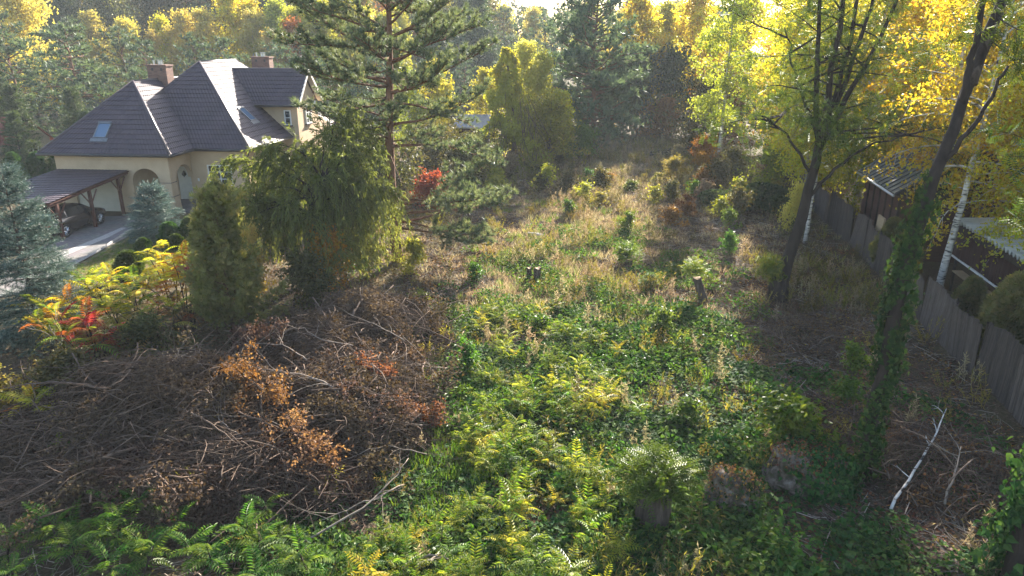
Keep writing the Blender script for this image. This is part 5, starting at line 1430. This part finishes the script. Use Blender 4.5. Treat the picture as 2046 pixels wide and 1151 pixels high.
stump('tree_stump', 'leaning cut trunk with a tuft of pale green shoots', gl(7.25, 25.8), [([(.15, 0, -.05), (-.25, .05, 1.0)], .16, .3)], 303, ((-.35, .05, 1.3), .42, .5, 300, .2, 'sumac'))
stump('tree_stump', 'low stump with fresh shoots in the middle of the clearing', gl(5.2, 30.6), [([(0, 0, -.05), (0, 0, .3)], .16, .3)], 304, ((0, 0, .5), .6, .7, 300, .22, 'sumac'))

def boulder(name, label, loc, sx, sy, sz, seed, ivy=0, litter=0, side=0):
    rg = np.random.default_rng(seed)
    bm = bmesh.new(); bmesh.ops.create_icosphere(bm, subdivisions=5, radius=1)
    for v in bm.verts:
        p = v.co
        f = 1 + .10 * math.sin(p.x * 3 + seed) * math.cos(p.y * 2.5) + .07 * math.sin(p.z * 5 + p.x * 4) + .04 * math.sin(p.y * 9 + seed) + .16 * noise.noise(p * 1.6 + Vector((seed, 0, 0))) + .07 * noise.noise(p * 4.1) + .03 * noise.noise(p * 10)
        v.co = Vector((p.x * sx * f, p.y * sy * f, max(p.z, -.5) * sz * f + sz * .35))
    V = [v.co[:] for v in bm.verts]; F = [[v.index for v in f.verts] for f in bm.faces]; bm.free()
    root = thing(name, label, 'boulder', loc)
    obj('rock', Geo().add(V, F), M['stone'], root, True)
    V = np.array(V); nr = norm(V - np.array([0, 0, sz * .2]))
    if ivy:
        w = norm(np.array([math.cos(side), math.sin(side), .2])); pr = np.clip((nr @ w) + .55, 0.02, 1); pr /= pr.sum()
        q = rg.choice(len(V), ivy, p=pr); g = Geo()
        put(g, *IVY, frames(rg.normal(size=(ivy, 3)) * .5 + np.array([0, 0, -.6]), rg, nr[q] + rg.normal(size=(ivy, 3)) * .4, .1 * (.6 + .7 * rg.random(ivy))), V[q] + nr[q] * (.02 + .07 * rg.random(ivy))[:, None] + rg.normal(size=(ivy, 3)) * .04)
        tag(obj('ivy', g, M['ivy'], root), kind='stuff')
    if litter:
        pr = np.clip(nr[:, 2] - .35, 0, 1); pr /= pr.sum(); q = rg.choice(len(V), litter, p=pr); g = Geo()
        put(g, *LEAF, frames(rg.normal(size=(litter, 3)), rg, nr[q] + rg.normal(size=(litter, 3)) * .5, .075), V[q] + nr[q] * .02 + rg.normal(size=(litter, 3)) * .03)
        tag(obj('leaf_litter', g, M['litter'], root), kind='stuff')
    return root
boulder('boulder', 'pale grey boulder with brown leaves on top beside the stump', gl(4.78, 13.15), .6, .5, .62, 311, 420, 620, side=-.6)
boulder('boulder', 'large dark boulder overgrown with ivy at the foot of the leaning trunk', gl(6.75, 14.0), .95, .8, .66, 312, 4200, 1100, side=-.2)

lg = thing('log', 'pale grey cut log lying in the dry grass', 'log', gl(1.2, 35.6, .1), -.5)
g = Geo(); tubes(g, np.array([(-.45, 0, 0), (0, .02, .02), (.45, 0, 0)]), np.array([.1, .1, .09]), 10); obj('bark', g, M['birch'], lg, True)
g = Geo(); tubes(g, np.array([(.45, 0, 0), (.47, 0, 0)]), np.array([.09, .085]), 10); obj('cut_end', g, M['charred'], lg)
rg = np.random.default_rng(315)
for k in range(6):
    o = thing('charred_log', 'blackened log stacked at the far end of the footpath', 'log', gl(12.4 + .42 * k, 63.2 + rg.normal() * .3, .14 + .1 * (k % 3)), .3 + rg.normal() * .3, 'blackened logs by the footpath')
    g = Geo(); tubes(g, np.array([(-1.2, 0, 0), (0, .05, .05), (1.2, 0, .15 + .4 * (k == 5))]), np.full(3, .11), 7); obj('trunk_piece', g, M['charred'], o, True)

# ------------------------------------------------------------------ staghorn sumacs: every compound leaf is a part
def sumac_leaf(seed, n=10, arch=.5):
    rg = np.random.default_rng(seed); g = Geo()
    t = np.linspace(0, 1, n + 1); y = t * (1 - .12 * t); z = .22 * t - arch * t ** 2.2
    axisp = np.stack([.04 * np.sin(t * 3 + seed), y, z], 1)
    tubes(g, axisp, np.linspace(.012, .004, n + 1), 3, rnd=np.array([.75]))
    for k in range(1, n + 1):
        l = .24 * math.sin(PI * min(1, .18 + .78 * t[k])) ** .7 + .03
        for s_ in (-1, 1):
            d = np.array([s_ * 1.0, .42, -.25 + rg.normal() * .12]); c = frames(d[None], rg, (0, 0, 1), np.array([l]))
            put(g, *leaf_t(.3, .05, .16), c, axisp[k][None], 0, np.array([rg.random()]))
    put(g, *leaf_t(.3, .05, .1), frames(np.array([(0, 1, -.8)]), rg, (0, 0, 1), np.array([.14])), axisp[-1:], 0, np.array([.9]))
    return g
SL = [sumac_leaf(k, 11, .35 + .15 * k).mesh('sumac_leaf', M['sumac']) for k in range(4)]
def sumac(label, x, y, H, nst, nlf, mats, size, seed, spread=.6, group=None):
    rg = np.random.default_rng(seed)
    root = thing('staghorn_sumac', label, 'shrub', gl(x, y), rg.random() * 6, group)
    for s_ in range(nst):
        a = s_ * 2.4; c = curve((.12 * math.cos(a), .12 * math.sin(a), 0), (spread * math.cos(a) * .6, spread * math.sin(a) * .6, 1), H * (.75 + .3 * rg.random()), 8, rg, .05, .08)
        g = Geo(); tubes(g, c, np.linspace(.03, .012, 8), 6); obj('stem', g, M['darkbark'], root, True)
        for k in range(nlf):
            t = 1 - .5 * (k / nlf) ** 1.1; p, d = along(c, np.array([t])); az = k * 2.4 + s_
            el_ = math.radians(50 - 55 * (k / nlf) + rg.normal() * 10)
            o = bpy.data.objects.new('leaf', SL[rg.integers(0, 4)]); C.objects.link(o); o.parent = root
            Mx = frames(sph(az, el_)[None], rg, (0, 0, 1), np.array([size * (.75 + .4 * rg.random())]))[0]
            o.matrix_local = Matrix.Translation(Vector(p[0])) @ Matrix([list(r) for r in Mx]).to_4x4()
            o.material_slots[0].link = 'OBJECT'; o.material_slots[0].material = M[mats[rg.integers(0, len(mats))]]
    return root
sumac('sumac with fresh yellow-green fronds next to the blue spruce', -13.6, 23.2, 2.2, 7, 10, ['lime', 'sumac', 'lime', 'yellow'], .85, 401)
sumac('sumac with glowing yellow and orange fronds before the lawn', -11.9, 24.4, 2.2, 6, 9, ['orange', 'yellow', 'orange', 'red'], .8, 402)
sumac('sumac with lemon-yellow fronds beside the rounded thujas', -12.9, 25.6, 2.2, 5, 9, ['yellow', 'lime', 'lime'], .8, 408)
sumac('sumac with yellow-green and orange fronds squeezed against the blue spruce', -14.3, 21.4, 1.9, 5, 9, ['lime', 'orange', 'sumac'], .8, 409)
sumac('sumac with scarlet and green fronds next to the crimson one', -13.3, 20.3, 1.6, 4, 8, ['red', 'sumac', 'orange'], .75, 421)
sumac('sumac with dull gold fronds at the foot of the feathery conifer', -11.3, 21.2, 1.6, 4, 8, ['gold', 'lime', 'olive'], .7, 422)
sumac('sumac with mixed green and gold fronds among the tangled shrubs', -12.6, 21.8, 1.8, 5, 9, ['sumac', 'lime', 'gold'], .8, 403)
sumac('sumac with deep crimson fronds above the wide brushwood heap', -12.4, 19.6, 1.9, 5, 9, ['red', 'red', 'sumac', 'rust'], .75, 404)
sumac('sumac with dark red fronds between crimson sumac and feathery conifer', -11.0, 22.8, 1.5, 3, 7, ['red', 'rust', 'olive'], .7, 405)
sumac('low sumac with orange-gold fronds at the far edge of the brush', -12.1, 16.3, 1.15, 3, 8, ['orange', 'lime', 'gold'], .75, 406)
sumac('low sumac with lime-green fronds on the wide brushwood heap', -10.2, 14.9, .95, 2, 7, ['lime', 'sumac'], .45, 407)
for k, (x, y, s_) in enumerate(((-8.3, 11.2, .95), (-7.2, 11.5, .85), (-9.1, 11.9, .8), (-8.0, 12.3, .8), (-6.9, 10.5, .8), (-5.4, 11.0, .85), (-4.5, 10.7, .8), (-4.9, 11.9, .7), (-3.6, 10.4, .75), (-9.4, 10.8, .8))):
    sumac('green ferny sumac darkened in leaf colour for shade in front of the low brushwood heap', x, y, .85 * s_ + .1, 3, 8, ['green', 'nettle'], .58 * s_ + .1, 410 + k, 1.0, 'green sumacs before the brush heaps')  # darker leaf colours put the foreground shade into these fronds

# seedlings: shared meshes, each plant a thing
def seedling(seed):
    rg = np.random.default_rng(seed); st_, lf = Geo(), Geo()
    H = .38 + .2 * rg.random()
    tubes(st_, curve((0, 0, 0), (rg.normal() * .15, rg.normal() * .15, 1), H, 5, rg, 0, .08), np.linspace(.008, .004, 5), 4)
    nl = 9
    for k in range(nl):
        src = sumac_leaf(seed * 10 + k, 8, .45)
        Mx = frames(sph(k * 2.4, math.radians(48 - 50 * k / nl))[None], rg, (0, 0, 1), np.array([.34 * (.7 + .5 * rg.random())]))[0]
        for V, F, R_ in zip(src.V, src.F, src.R):
            pass
        off = 0
        Vall = np.concatenate(src.V) @ Mx.T + np.array([0, 0, H * (1 - .45 * k / nl)])
        base = lf.n
        lf.V.append(Vall); lf.R.append(np.concatenate(src.R)); lf.n += len(Vall)
        for F in src.F:
            lf.F.append(F + base); lf.M.append(np.zeros(len(F)))
    return st_, lf
sp = []
for k in range(5):
    w = seedling(430 + k); o = thing('sumac_seedling', 'knee-high bright green sumac seedling in the sunlit carpet', 'plant', (0, 0, 0), 0, 'sumac seedlings carpeting the ground')
    obj('stem', w[0], M['bark'], o); obj('foliage', w[1], M['sumac'], o); sp.append(o)
rg = np.random.default_rng(440); placed = []
while len(placed) < 290:
    y = 10.2 + 14.5 * rg.random() ** 1.15
    l = np.interp(y, [10, 12, 14, 16, 19, 22, 25], [-3.2, -2.6, -1.5, -1.2, -1.5, -1.4, -.9]); r = np.interp(y, [10, 12, 14, 16, 19, 22, 25], [1.6, 2.3, 2.8, 3.3, 3.6, 3.8, 3.2])
    x = l + (r - l) * rg.random()
    if vnoise(x * 1.1, y * 1.1, 9.0) < .38 + .012 * max(0, y - 16) or (x - 2.95) ** 2 + (y - 12.0) ** 2 < 1.3:
        continue
    placed.append((x, y))
for k, (x, y) in enumerate(placed):
    o = sp[k] if k < 5 else dup(sp[k % 5])
    o.location = gl(x, y); o.rotation_euler = (rg.normal() * .12, rg.normal() * .12, rg.random() * 6.28); s_ = (.55 + .8 * rg.random()) * (1.1 if y < 18 else .85); o.scale = (s_, s_, s_ * (.8 + .5 * rg.random()))
    if k > 4 and k % 6 in (1, 4):
        mt, lab = (('lime', 'sumac seedling turning yellow among the bright green ones'), ('green', 'darker green sumac seedling among the bright green ones'))[k % 6 == 4]
        recolour(o, M[mt], 'foliage'); o['label'] = lab; o['group'] = lab
lot_r0 = lambda y: F0[0] + (y - F0[1]) * .189
# small leafy bushes that stand alone in the clearing
sb = [(5.1, 30.9, .35, .4), (5.2, 22.9, .35, .35), (-1.4, 19.6, .3, .42), (6.8, 15.4, .55, .6), (5.6, 27.4, .28, .25), (10.2, 19.6, .3, .38), (1.0, 22.6, .35, .3), (4.6, 16.6, .35, .3), (-1.6, 28.6, .3, .3), (-3.4, 25.2, .35, .3), (9.2, 17.6, .3, .35), (3.2, 40.4, .35, .35), (11.8, 45.5, .4, .45), (7.9, 47, .45, .35), (5.4, 50.4, .45, .4)]
for k, (x, y, sx, sz) in enumerate(sb):
    lab = 'dense green bush growing against the large ivy boulder' if k == 4 else 'small loose green bush standing alone in the clearing'
    o = dup(bush_p[0] if k == 4 else sparse_p[k % 3], gl(x, y), k * 2.1, (sx * 1.15, sx * 1.15, sz * .8), lab, 'small green bushes in the clearing' if k != 4 else 'bush on the boulder')
    recolour(o, M['green'] if k % 3 else M['sumac'])

rg = np.random.default_rng(450); k = 0
while k < 64:
    y = 33 + 32 * rg.random(); x = -2 + 20 * rg.random()
    if x > lot_r0(y) - .8 or abs(x - np.interp(y, [42, 50, 58, 68], [7.0, 8.2, 10.4, 12.6])) < 1.3 or x < -3 + (y - 30) * .05 or (y < 44 and x < 5) or (y > 50 and 6 < x < 14):
        continue
    mt, lab = (('lime', 'low yellow-green bush in the overgrown clearing'), ('herb', 'low yellowing bush in the overgrown clearing'), ('olive', 'low olive bush in the overgrown clearing'), ('rust', 'low russet bush in the overgrown clearing'), ('straw', 'low straw-coloured bush in the overgrown clearing'))[k % 5]
    s_ = .32 + .3 * rg.random()
    recolour(dup(sparse_p[k % 3], gl(x, y), rg.random() * 6, (s_, s_, s_ * (.6 + .4 * rg.random())), lab, lab), M[mt]); k += 1

# ------------------------------------------------------------------ ground cover (nobody could count it): instanced clumps
def clump(kind, seed):
    rg = np.random.default_rng(seed); g = Geo()
    if kind == 'grass' or kind == 'straw':
        n = 34 if kind == 'grass' else 26; a = rg.random(n) * 6.28; r = .14 * np.sqrt(rg.random(n)) * (1.3 if kind == 'straw' else 1)
        P = np.stack([np.cos(a) * r, np.sin(a) * r, np.zeros(n)], 1)
        lean_ = .45 if kind == 'grass' else 1.0
        D = np.stack([np.cos(a) * lean_ * rg.random(n), np.sin(a) * lean_ * rg.random(n), np.ones(n)], 1) + rg.normal(size=(n, 3)) * .2
        tv = np.array([(-.022, 0, 0), (.022, 0, 0), (-.016, .55, .05), (.016, .55, .05), (0, 1, .22)]); tf = np.array([(0, 1, 3), (0, 3, 2), (2, 3, 4)])
        put(g, tv, tf, frames(D, rg, None, (.26 if kind == 'grass' else .3) * (.5 + .8 * rg.random(n))), P, 0, rg.random(n))
    elif kind == 'ivy' or kind == 'nettle':
        n = 46; a = rg.random(n) * 6.28; r = .34 * np.sqrt(rg.random(n)); h = (.05 + .1 * rg.random(n)) * (1 if kind == 'ivy' else 1.9)
        P = np.stack([np.cos(a) * r, np.sin(a) * r, h * (1.2 - r * 1.6)], 1)
        put(g, *(IVY if kind == 'ivy' else LEAF), frames(np.stack([np.cos(a), np.sin(a), np.full(n, -.15)], 1) + rg.normal(size=(n, 3)) * .5, rg, np.array([0, 0, 1.0]) + rg.normal(size=(n, 3)) * .35, (.085 if kind == 'ivy' else .11) * (.6 + .7 * rg.random(n))), P, 0, rg.random(n))
    elif kind == 'litter':
        n = 44; a = rg.random(n) * 6.28; r = .6 * np.sqrt(rg.random(n)); P = np.stack([np.cos(a) * r, np.sin(a) * r, .015 + .035 * rg.random(n)], 1)
        put(g, *LEAF, frames(rg.normal(size=(n, 3)) * np.array([1, 1, .25]), rg, np.array([0, 0, 1.0]) + rg.normal(size=(n, 3)) * .45, .085 * (.6 + .7 * rg.random(n))), P, 0, rg.random(n))
    elif kind == 'twig':
        n = 12; P = np.stack([rg.normal(size=n) * .35, rg.normal(size=n) * .35, .03 + .04 * rg.random(n)], 1)
        a = rg.random(n) * 6.28
        tubes(g, bent(P, np.stack([np.cos(a), np.sin(a), rg.normal(size=n) * .08], 1), .25 + .55 * rg.random(n), 4, rg, .4), np.full((n, 4), .006) * (.6 + .9 * rg.random(n))[:, None], 3, rnd=rg.random(n))
    elif kind == 'herb':
        for k in range(7):
            c = curve((rg.normal() * .12, rg.normal() * .12, 0), (rg.normal() * .25, rg.normal() * .25, 1), .4 + .45 * rg.random(), 5, rg, 0, .1)
            tubes(g, c, np.linspace(.006, .003, 5), 3, rnd=np.array([.9])); m = 17; p, d = along(c, .2 + .8 * rg.random(m))
            put(g, *NARROW, frames(rg.normal(size=(m, 3)) + np.array([0, 0, .5]), rg, None, .11 * (.6 + .8 * rg.random(m))), p, 0, rg.random(m))
    return g
def cover(name, label, spots, kinds, mats, protos_at):
    """One 'stuff' object: clumps instanced on points. The clumps they copy lie in the scene too."""
    pr = []
    for k, (kd, mt, at) in enumerate(zip(kinds, mats, protos_at)):
        o = obj(name, clump(kd, 500 + k * 7 + len(name)), M[mt]); o.location = gl(*at); tag(o, label, None, None, 'stuff'); pr.append(o)
    x, y, v, s_ = spots
    n = len(x)
    me = bpy.data.meshes.new(name)
    me.vertices.add(n); me.vertices.foreach_set('co', np.stack([x, y, terrain(x, y) - .01], 1).ravel().astype(np.float32))
    for nm, ty, val in (('var', 'INT', v), ('scl', 'FLOAT', s_), ('spin', 'FLOAT', rng.random(n) * 6.28)):
        a = me.attributes.new(nm, ty, 'POINT'); a.data.foreach_set('value', np.asarray(val, np.int32 if ty == 'INT' else np.float32))
    o = bpy.data.objects.new(name, me); C.objects.link(o); tag(o, label, None, None, 'stuff')
    ng = bpy.data.node_groups.new(name, 'GeometryNodeTree')
    ng.interface.new_socket('Geometry', in_out='INPUT', socket_type='NodeSocketGeometry'); ng.interface.new_socket('Geometry', in_out='OUTPUT', socket_type='NodeSocketGeometry')
    N, L = ng.nodes, ng.links
    gi, go, jn = N.new('NodeGroupInput'), N.new('NodeGroupOutput'), N.new('GeometryNodeJoinGeometry')
    def attr(nm, ty):
        a = N.new('GeometryNodeInputNamedAttribute'); a.data_type = ty; a.inputs['Name'].default_value = nm; return a.outputs['Attribute']
    va, sc, spn = attr('var', 'INT'), attr('scl', 'FLOAT'), attr('spin', 'FLOAT')
    cx = N.new('ShaderNodeCombineXYZ'); L.new(spn, cx.inputs['Z'])
    er = N.new('FunctionNodeEulerToRotation'); L.new(cx.outputs[0], er.inputs[0])
    for k, p in enumerate(pr):
        cm = N.new('FunctionNodeCompare'); cm.data_type = 'INT'; cm.operation = 'EQUAL'
        ii = [q for q in cm.inputs if q.type == 'INT']; L.new(va, ii[0]); ii[1].default_value = k
        oi = N.new('GeometryNodeObjectInfo'); oi.inputs['Object'].default_value = p; oi.inputs['As Instance'].default_value = False
        ip = N.new('GeometryNodeInstanceOnPoints')
        L.new(gi.outputs[0], ip.inputs['Points']); L.new(cm.outputs['Result'], ip.inputs['Selection']); L.new(oi.outputs['Geometry'], ip.inputs['Instance'])
        L.new(er.outputs[0], ip.inputs['Rotation']); L.new(sc, ip.inputs['Scale']); L.new(ip.outputs['Instances'], jn.inputs[0])
    L.new(jn.outputs[0], go.inputs[0])
    m = o.modifiers.new('scatter', 'NODES'); m.node_group = ng
    return o
def sample(n, x0, x1, y0, y1, fn, seed, nv, s0, s1, near=1.0):
    rg = np.random.default_rng(seed)
    y = y0 + (y1 - y0) * rg.random(n) ** near; x = x0 + (x1 - x0) * rg.random(n)
    k = fn(x, y) > rg.random(n)
    x, y = x[k], y[k]
    return x, y, rg.integers(0, nv, len(x)), s0 + (s1 - s0) * rg.random(len(x))
band = lambda x, a, b, w=1.0: sstep(a - w, a + w, x) * (1 - sstep(b - w, b + w, x))
lot_r = lambda y: F0[0] + (y - F0[1]) * .189                    # the fence line
inlot = lambda x, y: (x < lot_r(y) - .15)
cl_ = lambda x, y, s_, f, lo, hi: sstep(lo, hi, vnoise(x * f, y * f, s_))
greenz = lambda x, y: band(y, 5, 25.5, 2.5) * band(x, -3.6, 7.2 + 0 * x, 1.6) * inlot(x, y)
cover('ivy_cover', 'dark glossy ivy creeping over the ground', sample(9500, -6, 12, 7, 27, lambda x, y: np.clip(greenz(x, y) * (.12 + .88 * cl_(x, y, 2.0, .9, .42, .62)) + .25 * inlot(x, y) * (y < 20) * cl_(x, y, 3.0, .8, .55, .7), 0, 1), 601, 2, .8, 1.5), ['ivy', 'ivy'], ['ivy', 'nettle'], [(5.5, 12.2), (5.9, 17.4)])
cover('low_weeds', 'low green weeds and nettles between the seedlings', sample(8500, -5, 10, 7, 40, lambda x, y: np.clip((greenz(x, y) * .8 + .35 * band(y, 22, 36, 3) * band(x, -1, 9, 2)) * cl_(x, y, 6.0, .7, .35, .65), 0, 1), 602, 2, .7, 1.5), ['nettle', 'nettle'], ['nettle', 'green'], [(4.1, 14.3), (-2.2, 12.0)])
cover('green_grass', 'lush green grass in the sun', sample(20000, -6, 14, 8, 58, lambda x, y: np.clip(.95 * np.exp(-((x + 1.3) ** 2 / 1.6 + (y - 16) ** 2 / 9)) + .22 * band(x, -1.5, 7, 2) * band(y, 17, 44, 4) * cl_(x, y, 8.0, .6, .4, .7), 0, 1), 603, 2, .7, 1.4), ['grass', 'grass'], ['grass', 'grass'], [(-1.4, 16.2), (-1.0, 17.1)])
cover('dry_grass', 'bleached dry grass and stalks in the clearing', sample(16000, -8, 20, 22, 72, lambda x, y: np.clip(inlot(x, y) * (.85 * band(x - (y - 25) * .24, -2.2, 5.5, 1.6) * band(y, 25, 62, 4) * (.25 + cl_(x, y, 5.0, .45, .35, .65)) + .16), 0, 1), 604, 2, .6, 1.3), ['straw', 'straw'], ['straw', 'straw'], [(2.4, 31.0), (4.2, 35.0)])
cover('yellowing_herbs', 'straggly yellowing herbs and stalks', sample(8500, -8, 20, 9, 74, lambda x, y: np.clip(inlot(x, y) * (.1 * band(y, 8, 25, 1) * band(x, -2, 7, 1) + .5 * band(x - (y - 25) * .24, -2.5, 7.0, 2) * band(y, 25, 66, 4) * cl_(x, y, 7.0, .6, .45, .7) + .6 * band(y, 44, 70, 6) * cl_(x, y, 1.5, .5, .4, .65) + .7 * band(x, 10.8, 14.6, .6) * band(y, 24, 31, 1.5) + .05), 0, 1), 605, 3, .5, 1.25), ['herb', 'herb', 'herb'], ['herb', 'olive', 'straw'], [(3.1, 33.2), (12.2, 27.4), (6.2, 44.0)])
cover('leaf_litter', 'brown and yellow fallen leaves on the soil', sample(11000, -16, 20, 7, 66, lambda x, y: np.clip(inlot(x, y) * (.3 + .7 * band(x, 6.0, 16, 1.5) * band(y, 5, 30, 3) + .45 * band(y, 22, 34, 3) * band(x, -8, -.5, 1.5) + .3 * cl_(x, y, 4.0, .4, .45, .7)), 0, 1), 606, 2, .7, 1.4), ['litter', 'litter'], ['litter', 'deadleaf'], [(11.2, 17.2), (-2.6, 27.6)])
cover('ground_twigs', 'thin dry twigs scattered on the soil', sample(5500, -12, 18, 8, 52, lambda x, y: np.clip(inlot(x, y) * (.35 + .5 * band(x, 6.5, 14, 2)), 0, 1), 607, 2, .7, 1.5), ['twig', 'twig'], ['deadwood', 'bleached'], [(9.6, 19.4), (8.6, 29.6)])
cover('lawn_grass', 'short grass of the garden lawn', sample(9000, -19.6, -13.5, 28.6, 38.4, lambda x, y: np.full(x.shape, .9) * (x > -19.4), 608, 2, .3, .5), ['grass', 'grass'], ['grass', 'straw'], [(-17.5, 30.5), (-16.2, 31.4)])

# ------------------------------------------------------------------ thin autumn haze
hz = Geo().box(-421, 421, -71, 641, -2, 33)
haze = tag(obj('haze', hz, []), 'thin pale autumn haze filling the air', None, None, 'stuff')
hm = bpy.data.materials.new('haze_air'); hm.use_nodes = True
hn = hm.node_tree.nodes; hn.remove(hn['Principled BSDF'])
pv = hn.new('ShaderNodeVolumePrincipled'); pv.inputs['Color'].default_value = (.84, .92, 1, 1); pv.inputs['Density'].default_value = 0.00042; pv.inputs['Anisotropy'].default_value = .1
hm.node_tree.links.new(pv.outputs[0], hn['Material Output'].inputs['Volume'])
haze.data.materials.append(hm)
